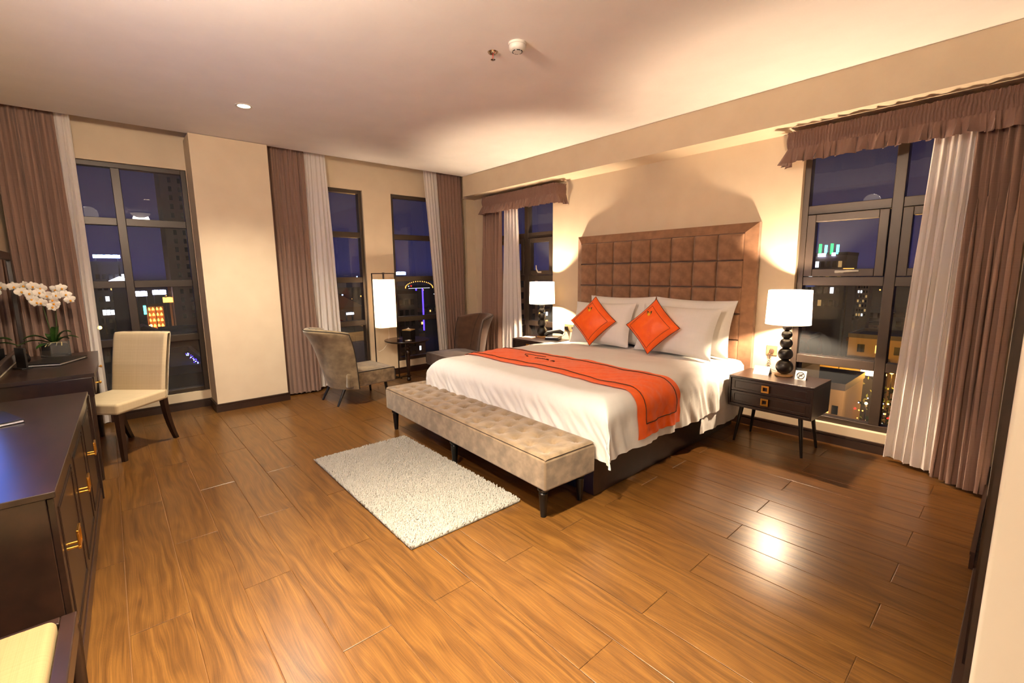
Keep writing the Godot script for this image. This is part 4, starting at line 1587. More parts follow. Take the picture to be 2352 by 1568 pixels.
# ---------------------------------------------------------------- desk side
func build_desk_side() -> void:
	dining_chair("beige upholstered dining chair with dark legs turned away from the desk", Vector3(-0.095, 0, 4.295), deg_to_rad(46))
	# writing desk under the mirror
	var desk := thing("desk", "dark wooden writing desk holding the orchid", "desk", Vector3(-0.08, 0, 4.61))
	var o := desk.position
	var st := S()
	var poly := PackedVector2Array([Vector2(-0.70, 4.385), Vector2(0.10, 4.375), Vector2(0.55, 4.392), Vector2(0.575, 4.845), Vector2(-0.70, 4.845)])
	# laid flat: polygon y becomes z
	prism(st, poly, -0.76, -0.735, Transform3D(Basis(Vector3(1, 0, 0), Vector3(0, 0, 1), Vector3(0, -1, 0)), -o))
	obj("desk_top", st, M.dark_wood, desk)
	part("apron", M.dark_wood, desk, Vector3(-0.68, 0.60, 4.405) - o, Vector3(0.555, 0.735, 4.84) - o, 0.004)
	for k in 2:
		var x0 := -0.63 + 0.60 * k
		var dr := part("drawer", M.dark_wood, desk, Vector3(x0, 0.615, 4.396) - o, Vector3(x0 + 0.56, 0.725, 4.41) - o, 0.003)
		st = S()
		var kx: float = [-0.35, 0.42][k]
		sphere(st, Vector3(kx, 0.672, 4.372) - o, Vector3(0.011, 0.011, 0.009), 12, 8)
		tube(st, [Vector3(kx, 0.672, 4.396) - o, Vector3(kx, 0.672, 4.374) - o], 0.005, 8)
		obj("knob", st, M.brass, dr)
	for x in [-0.655, 0.525]:
		for z in [4.435, 4.81]:
			st = S()
			tube(st, [Vector3(x, 0, z) - o, Vector3(x, 0.62, z) - o], [0.017, 0.028], 4)
			obj("leg", st, M.dark_wood, desk)
	var t := thing("mirror", "dark framed wall mirror above the desk", "mirror", Vector3(-0.08, 0.80, ZB))
	part("frame", M.dark_wood, t, Vector3(-0.72, 0.0, -0.034), Vector3(-0.66, 0.80, 0.0), 0.006)
	part("frame", M.dark_wood, t, Vector3(0.56, 0.0, -0.034), Vector3(0.62, 0.80, 0.0), 0.006)
	part("frame", M.dark_wood, t, Vector3(-0.66, 0.74, -0.034), Vector3(0.56, 0.80, 0.0), 0.006)
	part("frame", M.dark_wood, t, Vector3(-0.66, 0.0, -0.034), Vector3(0.56, 0.06, 0.0), 0.006)
	part("mirror_glass", M.mirror, t, Vector3(-0.66, 0.06, -0.018), Vector3(0.56, 0.74, -0.012), 0.0)
	# leather folder, clock, menu stand
	t = thing("leather_folder", "black leather folder lying on the desk in front of the orchid", "folder", Vector3(-0.17, 0.76, 4.62), -0.42)
	part("cover", M.leather, t, Vector3(-0.17, 0.0, -0.12), Vector3(0.17, 0.006, 0.12), 0.002)
	part("pages", M.paper, t, Vector3(-0.16, 0.006, -0.112), Vector3(0.16, 0.016, 0.115), 0.0)
	part("cover", M.leather, t, Vector3(-0.17, 0.016, -0.12), Vector3(0.17, 0.023, 0.12), 0.002)
	t = thing("alarm_clock", "small round alarm clock with white dial on the desk by the mirror", "clock", Vector3(-0.24, 0.76, 4.79), 0.0)
	st = S()
	var cb := Basis(Vector3(0, 1, 0), 1.0) * Basis(Vector3(1, 0, 0), PI / 2)
	lathe(st, [Vector2(0, -0.02), Vector2(0.036, -0.02), Vector2(0.04, -0.012), Vector2(0.04, 0.016), Vector2(0.036, 0.018), Vector2(0, 0.018)], Vector3(0, 0.045, 0), 28, cb)
	obj("case", st, M.black, t)
	st = S()
	lathe(st, [Vector2(0.033, 0.0175), Vector2(0.033, 0.0195), Vector2(0, 0.0195)], Vector3(0, 0.045, 0), 28, cb)
	var dial := obj("dial", st, M.paper, t)
	st = S()
	tube(st, [Vector3(0, 0.045, 0) + cb * Vector3(0, 0.0205, 0), Vector3(0, 0.045, 0) + cb * Vector3(0.02, 0.0205, -0.012)], 0.0012, 4)
	tube(st, [Vector3(0, 0.045, 0) + cb * Vector3(0, 0.0205, 0), Vector3(0, 0.045, 0) + cb * Vector3(-0.004, 0.0205, -0.015)], 0.0015, 4)
	obj("hand", st, M.ink, dial)
	t = thing("menu_stand", "dark upright menu stand on the desk against the mirror", "stand", Vector3(-0.02, 0.76, 4.775), 0.5)
	part("board", M.leather, t, Vector3(-0.06, 0.0, -0.006), Vector3(0.06, 0.15, 0.006), 0.002)
	part("foot", M.leather, t, Vector3(-0.06, 0.0, -0.03), Vector3(0.06, 0.008, 0.03), 0.002)
	build_orchid(Vector3(-0.55, 0.76, 4.635))
	# long dresser
	var dz := 4.65
	var dr := thing("dresser", "long dark dresser with brass ring pulls on its doors", "cabinet", Vector3(1.735, 0, 4.64), -0.024)
	var L := 1.73
	var D := 0.375
	var f := -D / 2
	part("top_board", M.dark_wood, dr, Vector3(-L / 2 - 0.004, 0.678, f - 0.008), Vector3(L / 2 + 0.004, 0.70, D / 2), 0.003)
	part("carcass", M.dark_wood, dr, Vector3(-L / 2, 0.075, f + 0.018), Vector3(L / 2, 0.678, D / 2), 0.002)
	part("plinth", M.skirt, dr, Vector3(-L / 2 + 0.01, 0.0, f - 0.004), Vector3(L / 2, 0.075, D / 2), 0.002)
	for x in [-L / 2 - 0.012]:
		part("side_post", M.dark_wood, dr, Vector3(x, 0.0, f - 0.012), Vector3(x + 0.03, 0.678, f + 0.02), 0.002)
	for k in 3:
		var w := (L - 0.03) / 3.0
		var x0 := -L / 2 + 0.022 + w * k
		var door := part("door", M.dark_wood, dr, Vector3(x0 + 0.002, 0.085, f), Vector3(x0 + w - 0.004, 0.672, f + 0.018), 0.002)
		st = S()
		for e in [[0.05, 0.05], [0.065, 0.065]]:
			for q in [[x0 + e[0], 0.085 + e[1], x0 + w - e[0], 0.089 + e[1]], [x0 + e[0], 0.668 - e[1], x0 + w - e[0], 0.672 - e[1]], [x0 + e[0], 0.085 + e[1], x0 + e[0] + 0.004, 0.672 - e[1]], [x0 + w - e[0] - 0.004, 0.085 + e[1], x0 + w - e[0], 0.672 - e[1]]]:
				boxmm(st, Vector3(q[0], q[1], f - 0.003), Vector3(q[2], q[3], f + 0.001))
		obj("bead", st, M.dark_wood, door)
		st = S()
		var px := x0 + w - 0.12
		var py := 0.47
		square_ring(st, Vector3(px, py, f - 0.034), 0.07, 0.011, 0.008)
		tube(st, [Vector3(px - 0.02, py - 0.0295, f), Vector3(px - 0.02, py - 0.0295, f - 0.033)], 0.005, 8)
		tube(st, [Vector3(px + 0.02, py - 0.0295, f), Vector3(px + 0.02, py - 0.0295, f - 0.033)], 0.005, 8)
		obj("pull", st, M.brass, door)
	t = thing("booklet", "booklet with cream pages lying open at the left edge on the dresser", "booklet", Vector3(1.36, 0.70, 4.735), 0.35)
	part("cover", M.leather, t, Vector3(-0.15, 0.0, -0.05), Vector3(0.15, 0.004, 0.05), 0.001)
	part("pages", M.paper, t, Vector3(-0.145, 0.004, -0.048), Vector3(0.145, 0.014, 0.046), 0.0)
	part("cover", M.leather, t, Vector3(-0.15, 0.014, -0.05), Vector3(0.15, 0.018, 0.05), 0.001)
	# television over the dresser; its blue picture shows in the polished dresser top
	t = thing("television", "wall television above the dresser with a blue picture", "television", Vector3(1.60, 0.82, ZB - 0.004))
	part("case", M.black, t, Vector3(-0.60, 0.0, -0.05), Vector3(0.60, 0.70, 0.0), 0.006)
	part("screen", M.screen, t, Vector3(-0.58, 0.025, -0.053), Vector3(0.58, 0.68, -0.049), 0.0)
	var al := AreaLight3D.new()
	al.name = "screen_light"
	al.area_size = Vector2(1.14, 0.64)
	al.light_color = Color(0.35, 0.50, 1.0)
	al.light_energy = 0.10
	al.shadow_enabled = true
	al.position = Vector3(0, 0.35, -0.06)
	t.add_child(al)
	# luggage bench with a tan pad
	t = thing("luggage_bench", "low dark luggage bench with a tan fabric pad beside the dresser", "bench", Vector3(3.30, 0, 4.64), -0.02)
	part("rail", M.dark_wood, t, Vector3(-0.39, 0.37, -0.20), Vector3(0.40, 0.43, -0.165), 0.004)
	part("rail", M.dark_wood, t, Vector3(-0.39, 0.37, 0.165), Vector3(0.40, 0.43, 0.195), 0.004)
	part("rail", M.dark_wood, t, Vector3(-0.39, 0.37, -0.165), Vector3(-0.355, 0.43, 0.165), 0.004)
	part("rail", M.dark_wood, t, Vector3(0.365, 0.37, -0.165), Vector3(0.40, 0.43, 0.165), 0.004)
	st = S()
	rbox(st, Vector3(0.005, 0.412, 0), Vector3(0.715, 0.08, 0.325), 0.02, Basis(), 3)
	obj("pad", st, M.tan, t)
	for x in [-0.37, 0.38]:
		for z in [-0.18, 0.18]:
			st = S()
			tube(st, [Vector3(x, 0, z), Vector3(x, 0.40, z)], [0.016, 0.024], 4)
			obj("leg", st, M.dark_wood, t)


func build_orchid(at: Vector3) -> void:
	var vase := thing("glass_vase", "square clear glass vase filled with bark under the orchid", "vase", at, 0.55)
	var st := S()
	var s := 0.066
	var h := 0.125
	# four walls and a thick base as one solid glass shell
	var ring := func(r: float, y: float) -> Array:
		return [Vector3(-r, y, r), Vector3(r, y, r), Vector3(r, y, -r), Vector3(-r, y, -r)]
	var layers := [ring.call(s, 0.0), ring.call(s, h), ring.call(s - 0.005, h), ring.call(s - 0.005, 0.014)]
	for k in 3:
		for i in 4:
			quad(st, layers[k][i], layers[k][(i + 1) % 4], layers[k + 1][(i + 1) % 4], layers[k + 1][i])
	quad(st, layers[3][0], layers[3][1], layers[3][2], layers[3][3])
	quad(st, layers[0][3], layers[0][2], layers[0][1], layers[0][0])
	obj("glass_wall", st, M.vase, vase)
	st = S()
	rbox(st, Vector3(0, 0.062, 0), Vector3(0.118, 0.092, 0.118), 0.012, Basis(), 2)
	obj("bark_filling", st, M.bark, vase)
	var t := thing("orchid", "white moth orchid with two sprays of flowers and broad green leaves", "plant", at + Vector3(0, 0.10, 0), 0.0)
	# towards the camera is +x here; the screen's right is -z
	for lf in [[0.25, Vector3(0.03, 0.04, 0.17), 0.038], [0.2, Vector3(0.05, 0.0, 0.20), 0.026], [0.1, Vector3(0.09, -0.025, 0.10), 0.030], [0.3, Vector3(0.02, 0.11, -0.03), 0.040], [0.25, Vector3(0.03, 0.075, -0.11), 0.032], [0.2, Vector3(0.05, 0.03, -0.15), 0.024], [0.2, Vector3(-0.09, 0.06, 0.03), 0.035], [0.15, Vector3(-0.06, 0.02, -0.09), 0.03]]:
		st = S()
		var tip: Vector3 = lf[1]
		var wd: float = lf[2]
		var dir := tip.normalized()
		var sd := dir.cross(Vector3.UP).normalized()
		grid(st, 14, 6, func(u: float, v: float) -> Vector3:
			var arch: float = lf[0]
			var p := tip * u + Vector3.UP * arch * 0.22 * sin(u * PI * 0.9)
			var ww := wd * pow(sin(PI * clampf(u * 0.94 + 0.06, 0, 1)), 0.6)
			var a := v * 2.0 - 1.0
			return p + sd * ww * a + Vector3.UP * (0.35 * wd * a * a * (1.0 - u * 0.4)))
		obj("leaf", st, M.leaf, t)
	st = S()
	for k in 9:
		var a := k * 0.9
		var p := Vector3(0.02, 0.02, -0.01)
		tube(st, [p, p + Vector3(0.03 + 0.01 * sin(a), 0.0, 0.04 * cos(a)), p + Vector3(0.05 + 0.01 * cos(a * 2), -0.025, 0.05 * cos(a) + 0.01)], 0.0025, 5)
	obj("air_root", st, mat(Color(0.75, 0.68, 0.48), 0.7), t)
	# two arching flower stems
	var stems := [
		[Vector3(0, 0.02, 0), Vector3(0.02, 0.17, 0.015), Vector3(0.03, 0.34, 0.03), Vector3(0.04, 0.43, 0.06), Vector3(0.06, 0.465, 0.11), Vector3(0.075, 0.455, 0.155)],
		[Vector3(0, 0.02, -0.01), Vector3(0.02, 0.16, -0.03), Vector3(0.03, 0.31, -0.045), Vector3(0.04, 0.40, -0.06), Vector3(0.05, 0.42, -0.09), Vector3(0.07, 0.38, -0.125)],
	]
	for sp in stems:
		st = S()
		tube(st, sp, 0.003, 6)
		obj("stem", st, mat(Color(0.24, 0.30, 0.12), 0.6), t)
	# a flower: five petals and a yellow lip, facing local +x
	var petal := func(ang: float, ln: float, wd: float, cup: float) -> SurfaceTool:
		var e := S()
		grid(e, 7, 6, func(u: float, v: float) -> Vector3:
			var a := v * 2.0 - 1.0
			var w2 := wd * pow(sin(PI * clampf(u * 0.88 + 0.1, 0, 1)), 0.55)
			var q := Vector3(cup * u * u - 0.006 * a * a, u * ln, a * w2)
			return q.rotated(Vector3(1, 0, 0), ang))
		return e
	var kinds := [petal.call(0.0, 0.036, 0.013, -0.004), petal.call(1.25, 0.040, 0.021, 0.006), petal.call(-1.25, 0.040, 0.021, 0.006), petal.call(2.45, 0.034, 0.013, -0.004), petal.call(-2.45, 0.034, 0.013, -0.004)]
	var meshes := []
	for k in kinds:
		meshes.append(k.commit())
	st = S()
	sphere(st, Vector3(0.008, -0.006, 0), Vector3(0.008, 0.009, 0.007), 8, 6)
	var lip := st.commit()
	var fls := []
	var fr := RandomNumberGenerator.new()
	fr.seed = 5
	for p in [Vector3(0.07, 0.475, 0.165), Vector3(0.085, 0.435, 0.13), Vector3(0.06, 0.48, 0.11), Vector3(0.08, 0.475, 0.065), Vector3(0.09, 0.42, 0.085), Vector3(0.095, 0.375, 0.075), Vector3(0.10, 0.35, 0.055), Vector3(0.09, 0.425, 0.035), Vector3(0.07, 0.46, 0.02), Vector3(0.09, 0.40, -0.005), Vector3(0.09, 0.345, 0.03), Vector3(0.06, 0.445, -0.06), Vector3(0.09, 0.40, -0.06), Vector3(0.07, 0.455, -0.095), Vector3(0.095, 0.365, -0.04), Vector3(0.09, 0.405, -0.115), Vector3(0.10, 0.335, -0.045), Vector3(0.085, 0.36, -0.135), Vector3(0.10, 0.31, -0.03)]:
		fls.append(p)
	for p in fls:
		var fl := Node3D.new()
		fl.name = "flower"
		t.add_child(fl, true)
		fl.position = p
		fl.rotation = Vector3(fr.randf_range(-0.4, 0.4), fr.randf_range(-0.7, 0.5), fr.randf_range(-0.35, 0.2))
		for k in 5:
			inst("petal", meshes[k], M.petal, fl)
		inst("lip", lip, M.lip, fl)


# ---------------------------------------------------------------- ceiling
func downlight(label: String, at: Vector3, energy: float, angle := 54.0) -> void:
	var t := thing("downlight", label, "ceiling light", at, 0.0, "recessed ceiling downlights")
	var st := S()
	lathe(st, [Vector2(0.046, -0.004), Vector2(0.062, -0.004), Vector2(0.064, 0.0), Vector2(0.06, 0.002), Vector2(0.046, 0.002), Vector2(0.046, -0.004)], Vector3.ZERO, 32)
	obj("trim_ring", st, M.white_plastic, t)
	st = S()
	lathe(st, [Vector2(0, -0.002), Vector2(0.046, -0.002), Vector2(0.046, 0.0), Vector2(0, 0.0)], Vector3.ZERO, 28)
	obj("lamp_face", st, M.spot_face, t)
	var l := SpotLight3D.new()
	l.name = "spot_light"
	l.light_color = Color(1.0, 0.95, 0.84)
	l.light_energy = energy
	l.light_size = 0.04
	l.spot_range = 12.0
	l.spot_attenuation = 2.0
	l.spot_angle = angle
	l.spot_angle_attenuation = 1.0
	l.shadow_enabled = true
	l.position = Vector3(0, -0.012, 0)
	l.rotation.x = -PI / 2
	t.add_child(l)


func build_ceiling_fittings() -> void:
	downlight("lit recessed downlight in the ceiling near the window wall", Vector3(0.32, HC, 3.282), DOWN, 58.0)
	downlight("lit recessed downlight in the ceiling above the open floor by the camera", Vector3(3.43, HC, 3.57), 30.0, 41.0)
	# opal dome lamp in the entrance, out of the frame: its light falls past the partition's edge onto the floor
	var d := thing("dome_lamp", "round opal dome lamp on the entrance ceiling", "ceiling light", Vector3(5.5, HC, 3.57))
	var sd := S()
	lathe(sd, [Vector2(0.17, -0.03), Vector2(0.18, -0.02), Vector2(0.18, 0.0), Vector2(0, 0.0)], Vector3.ZERO, 36)
	obj("base_ring", sd, M.white_plastic, d)
	sd = S()
	lathe(sd, [Vector2(0, -0.12), Vector2(0.06, -0.115), Vector2(0.12, -0.09), Vector2(0.16, -0.05), Vector2(0.17, -0.03)], Vector3.ZERO, 36)
	obj("lamp_dome", sd, M.dome, d)
	omni("lamp_light", Vector3(0, -0.16, 0), 2.0, 0.14, d, Color(1.0, 0.95, 0.87))
	# opal globe hanging behind the camera's left shoulder, out of the frame: the soft light on ceiling, curtains and duvet foot
	d = thing("globe_lamp", "opal globe lamp hanging from the ceiling near the desk wall", "ceiling light", Vector3(2.95, HC, 4.35))
	sd = S()
	lathe(sd, [Vector2(0.006, -0.25), Vector2(0.006, -0.02), Vector2(0.05, -0.018), Vector2(0.05, 0.0), Vector2(0, 0.0)], Vector3.ZERO, 20)
	obj("rod", sd, M.white_plastic, d)
	sd = S()
	sphere(sd, Vector3(0, -0.35, 0), Vector3(0.11, 0.11, 0.11), 28, 18)
	obj("lamp_globe", sd, M.dome, d)
	omni("lamp_light", Vector3(0, -0.35, 0), 3.9, 0.11, d, Color(1.0, 0.90, 0.79))
	var t := thing("smoke_detector", "white round smoke detector on the ceiling", "smoke detector", Vector3(2.488, HC, 2.271))
	var st := S()
	lathe(st, [Vector2(0, -0.048), Vector2(0.026, -0.048), Vector2(0.028, -0.044)], Vector3.ZERO, 28)
	obj("sensor_cap", st, M.white_plastic, t)
	st = S()
	lathe(st, [Vector2(0.026, -0.044), Vector2(0.045, -0.038), Vector2(0.050, -0.03), Vector2(0.050, -0.014), Vector2(0.054, -0.012), Vector2(0.054, 0.0), Vector2(0, 0.0)], Vector3.ZERO, 32)
	obj("housing", st, M.white_plastic, t)
	st = S()
	for k in 6:
		var a := TAU * (k + 0.5) / 6.0
		for i in 5:
			var b := a + (i - 2) * 0.15
			box(st, Vector3(cos(b) * 0.029, -0.0462, sin(b) * 0.029), Vector3(0.003, 0.004, 0.0055), Basis(Vector3.UP, -b))
	obj("vent_slot", st, M.ink, t)
	t = thing("sprinkler", "chrome fire sprinkler head on the ceiling", "sprinkler", Vector3(2.31, HC, 2.314))
	st = S()
	lathe(st, [Vector2(0.0, -0.014), Vector2(0.012, -0.014), Vector2(0.026, -0.009), Vector2(0.033, 0.0), Vector2(0, 0.0)], Vector3.ZERO, 28)
	obj("escutcheon", st, M.chrome, t)
	st = S()
	tube(st, [Vector3(-0.006, -0.012, 0), Vector3(-0.010, -0.025, 0), Vector3(-0.003, -0.041, 0)], 0.0022, 6)
	tube(st, [Vector3(0.006, -0.012, 0), Vector3(0.010, -0.025, 0), Vector3(0.003, -0.041, 0)], 0.0022, 6)
	obj("yoke", st, M.chrome, t)
	st = S()
	tube(st, [Vector3(0, -0.014, 0), Vector3(0, -0.038, 0)], 0.0022, 6)
	obj("glass_bulb", st, mat(Color(0.8, 0.18, 0.1), 0.2), t)
	st = S()
	lathe(st, [Vector2(0, -0.046), Vector2(0.015, -0.044), Vector2(0.015, -0.042), Vector2(0, -0.041)], Vector3.ZERO, 16)
	obj("deflector", st, M.chrome, t)


# ---------------------------------------------------------------- the city outside
const GROUND := -24.0


func facade_windows(t: Node3D, face_x: bool, at: float, a0: float, a1: float, y0: float, y1: float, cols: int, rows: int, w: float, h: float, lit: float, mats: Array, r: RandomNumberGenerator) -> void:
	# windows on the face looking at +x (face_x) or +z, in the thing's own axes
	var st := S()
	if face_x:
		box(st, Vector3.ZERO, Vector3(0.12, h, w))
	else:
		box(st, Vector3.ZERO, Vector3(w, h, 0.12))
	var m := st.commit()
	for i in cols:
		for j in rows:
			var a := lerpf(a0, a1, (i + 0.5) / cols)
			var y := lerpf(y0, y1, (j + 0.5) / rows)
			var mm: Material = M.dark_pane
			if r.randf() < lit:
				mm = mats[r.randi() % mats.size()]
			inst("window", m, mm, t, Transform3D(Basis(), Vector3(at, y, a) if face_x else Vector3(a, y, at)))


func block(called: String, label: String, category: String, group: String, cx: float, cz: float, w: float, d: float, top: float, wall: Material, roof: Material, gable := false) -> Node3D:
	# a building standing on the ground; w along x, d along z
	var t := thing(called, label, category, Vector3(cx, GROUND, cz), 0.0, group)
	var h := top - GROUND
	var st := S()
	boxmm(st, Vector3(-w / 2, 0, -d / 2), Vector3(w / 2, h, d / 2))
	obj("wall", st, wall, t)
	st = S()
	if gable:
		var o := 0.4
		var rise := d * 0.28
		var pl := PackedVector2Array([Vector2(-d / 2 - o, h - 0.1), Vector2(d / 2 + o, h - 0.1), Vector2(0, h + rise)])
		prism(st, pl, -w / 2 - o, w / 2 + o, Transform3D(Basis(Vector3(0, 0, 1), Vector3(0, 1, 0), Vector3(-1, 0, 0)), Vector3.ZERO))
	else:
		for e in [[-w / 2 - 0.1, -d / 2 - 0.1, w / 2 + 0.1, -d / 2 + 0.2], [-w / 2 - 0.1, d / 2 - 0.2, w / 2 + 0.1, d / 2 + 0.1], [-w / 2 - 0.1, -d / 2 + 0.2, -w / 2 + 0.2, d / 2 - 0.2], [w / 2 - 0.2, -d / 2 + 0.2, w / 2 + 0.1, d / 2 - 0.2]]:
			boxmm(st, Vector3(e[0], h - 0.1, e[1]), Vector3(e[2], h + 0.6, e[3]))
		boxmm(st, Vector3(-w / 2 + 0.2, h - 0.1, -d / 2 + 0.2), Vector3(w / 2 - 0.2, h + 0.08, d / 2 - 0.2))
	obj("roof", st, roof, t)
	return t


func light_sign(label: String, at: Vector3, size: Vector3, m: Material, bars: int) -> void:
	# glowing letters in front of a dark board, on two posts
	var t := thing("light_sign", label, "sign", at)
	part("board", M.concrete_dark, t, Vector3(-size.x - 0.3, -size.y / 2 - 0.1, -size.z / 2), Vector3(-size.x - 0.1, size.y / 2 + 0.1, size.z / 2), 0.0)
	for k in bars:
		var z0 := lerpf(-size.z / 2, size.z / 2, float(k) / bars)
		var z1 := lerpf(-size.z / 2, size.z / 2, (k + 0.9) / bars)
		part("sign_letter", m, t, Vector3(-size.x, -size.y / 2, z0), Vector3(0, size.y / 2 * (1.0 if k % 3 else 0.86), z1), 0.0)
	for s in [-1, 1]:
		part("post", M.concrete_dark, t, Vector3(-size.x - 0.3, GROUND - at.y, s * size.z * 0.4 - 0.1), Vector3(-size.x - 0.1, -size.y / 2, s * size.z * 0.4 + 0.1), 0.0)


func street_lamp(label: String, at: Vector3, c: Color, energy: float, r := 0.25) -> void:
	var t := thing("street_lamp", label, "street lamp", Vector3(at.x, GROUND, at.z), 0.0, "street lamps in the city")
	var h := at.y - GROUND
	var st := S()
	tube(st, [Vector3(0, 0, 0), Vector3(0, h * 0.6, 0), Vector3(0, h + 0.1, 0)], [0.16, 0.1, 0.06], 6)
	obj("pole", st, M.concrete_dark, t)
	st = S()
	sphere(st, Vector3(0, h, 0), Vector3(r, r, r), 12, 8)
	obj("lamp_globe", st, glow(c, 20.0), t)
	if energy > 0:
		var l := omni("lamp_light", Vector3(0, h, 0), energy, r, t, c)
		l.omni_range = 80.0


func tree(label: String, at: Vector3, h: float, sd: int) -> void:
	var t := thing("tree", label, "tree", at, 0.0, "street trees")
	var st := S()
	tube(st, [Vector3.ZERO, Vector3(0.1, h * 0.35, 0), Vector3(0, h * 0.7, 0.1)], [0.25, 0.18, 0.08], 6)
	obj("trunk", st, M.bark, t)
	st = S()
	var r := RandomNumberGenerator.new()
	r.seed = sd
	for k in 420:
		var p := Vector3(r.randfn(), r.randfn() * 0.8, r.randfn()) * h * 0.17 + Vector3(0, h * 0.68, 0)
		var a := Vector3(r.randf_range(-1, 1), r.randf_range(-1, 1), r.randf_range(-1, 1)).normalized()
		var b := a.cross(Vector3(r.randf(), r.randf(), r.randf() + 0.1)).normalized()
		var s := r.randf_range(0.18, 0.38)
		quad(st, p - a * s, p + b * s * 0.5, p + a * s, p - b * s * 0.5)
	obj("foliage", st, M.foliage, t)


func build_city() -> void:
	M.dark_pane = mat(Color(0.06, 0.06, 0.08), 0.25)
	M.lit_warm = glow(Color(1.0, 0.78, 0.45), 1.4)
	M.lit_white = glow(Color(0.95, 0.97, 1.0), 1.2)
	M.lit_dim = glow(Color(0.85, 0.7, 0.45), 0.45)
	M.sign_blue = glow(Color(0.62, 0.74, 1.0), 9.0)
	M.sign_white = glow(Color(0.86, 0.86, 1.0), 8.0)
	M.sign_cyan = glow(Color(0.35, 0.95, 0.9), 4.0)
	M.sign_orange = glow(Color(1.0, 0.62, 0.25), 5.0)
	M.sign_red = glow(Color(1.0, 0.12, 0.1), 4.0)
	M.sign_violet = glow(Color(0.30, 0.2, 1.0), 3.0)
	M.crown_green = glow(Color(0.1, 0.8, 0.35), 3.0)
	M.sign_blue_dim = glow(Color(0.4, 0.55, 1.0), 1.2)
	M.roof_pale = mat(Color(0.62, 0.58, 0.56), 0.7)
	M.facade = mat(Color(0.62, 0.55, 0.49), 0.9)
	M.facade_cream = mat(Color(0.74, 0.66, 0.55), 0.9)
	M.facade_grey = mat(Color(0.42, 0.41, 0.43), 0.9)
	M.concrete_dark = mat(Color(0.22, 0.21, 0.23), 0.9)
	M.roof_tin = mat(Color(0.36, 0.36, 0.42), 0.6)
	M.roof_red = mat(Color(0.40, 0.16, 0.13), 0.8)
	M.roof_blue = mat(Color(0.14, 0.20, 0.44), 0.6)
	M.foliage = mat(Color(0.20, 0.28, 0.08), 0.8)
	M.asphalt = tri(mat(Color.WHITE, 0.95), noise_tex(61, 0.02, 256, Color(0.10, 0.095, 0.10), Color(0.19, 0.17, 0.17), 0.6, Vector2i(1, 1), 1.6), Vector3(0.01, 0.01, 0.01))
	var r := RandomNumberGenerator.new()
	r.seed = 99
	var st := S()
	boxmm(st, Vector3(-900, GROUND - 1.0, -900), Vector3(-8, GROUND, 300))
	boxmm(st, Vector3(-8, GROUND - 1.0, -900), Vector3(300, GROUND, -8))
	var g := obj("ground_outside", st, M.asphalt)
	g.set_meta("kind", "structure")
	# the storeys of this building below the room
	st = S()
	boxmm(st, Vector3(XW - 0.2, GROUND, -0.2), Vector3(XE + 0.2, -0.2, ZB + 0.2))
	struct("wall_tower_below", st, M.facade_grey)
	var all := [M.lit_warm, M.lit_white, M.lit_dim]
	# ---- towards the window wall
	var t := block("tower_block", "pale high-rise tower with rows of small windows seen through the leftmost window", "building", "", -202.0, -19.5, 16.0, 13.5, 52.0, M.facade, M.concrete_dark)
	facade_windows(t, true, 8.0, 5.4, -5.4, 10.0, 74.0, 4, 22, 0.95, 1.65, 0.0, all, r)
	t = block("office_block", "dark office block carrying a bright blue-white roof sign", "building", "", -162.0, 3.2, 12.0, 7.6, 4.9, M.concrete_dark, M.concrete_dark)
	facade_windows(t, true, 6.0, 3.2, -3.2, 4.0, 27.0, 5, 8, 0.8, 1.3, 0.05, all, r)
	light_sign("long blue-white roof sign glowing above the dark office block", Vector3(-155.5, 6.8, 3.5), Vector3(0.4, 0.85, 5.4), M.sign_blue, 11)
	light_sign("bright white billboard left of its twin behind the sconce-lit block", Vector3(-195.0, -4.2, -4.2), Vector3(0.4, 1.7, 3.2), M.sign_white, 6)
	light_sign("bright white billboard right of its twin behind the sconce-lit block", Vector3(-195.0, -3.9, -9.1), Vector3(0.4, 1.6, 3.8), M.sign_white, 7)
	light_sign("small mixed orange shop sign under the white billboards", Vector3(-194.6, -6.6, -11.2), Vector3(0.4, 1.8, 2.8), M.sign_orange, 5)
	light_sign("upright turquoise neon strip under the white billboards", Vector3(-195.0, -9.7, -4.6), Vector3(0.4, 3.2, 0.8), M.sign_cyan, 1)
	light_sign("small lit shop window sign among the roofs left of the beige chair", Vector3(-88.0, -3.9, 4.5), Vector3(0.3, 0.8, 1.4), M.lit_white, 3)
	t = block("sconce_block", "slim block with a grid of small warm wall lights", "building", "", -219.0, -8.5, 8.0, 5.2, -9.6, M.facade, M.concrete_dark)
	st = S()
	lathe(st, [Vector2(0.42, -0.5), Vector2(0.28, 0.1), Vector2(0.06, 0.55), Vector2(0, 0.55)], Vector3.ZERO, 8)
	var cone := st.commit()
	for i in 4:
		for j in 5:
			inst("wall_light", cone, M.sign_orange, t, Transform3D(Basis(), Vector3(4.25, 13.4 - 2.1 * j, 1.8 - 1.2 * i)))
	t = block("shop_house", "low grey house with a lit triangular canopy under the office block", "building", "", -149.0, 1.6, 7.0, 3.6, 0.6, M.facade_grey, M.sign_white, true)
	t = block("near_house", "near flat-roofed house below the leftmost window with blue fairy lights along its edge", "building", "", -46.0, 1.0, 12.0, 5.0, -6.3, M.concrete_dark, M.roof_tin)
	st = S()
	sphere(st, Vector3.ZERO, Vector3(0.045, 0.045, 0.045), 6, 4)
	var bead := st.commit()
	for k in 22:
		inst("fairy_light", bead, M.sign_violet if k % 3 else M.sign_blue, t, Transform3D(Basis(), Vector3(6.15 - k * 0.28 + r.randf_range(-0.1, 0.1), 18.42 + r.randf_range(-0.05, 0.12), -1.6 + r.randf_range(-0.15, 0.15))))
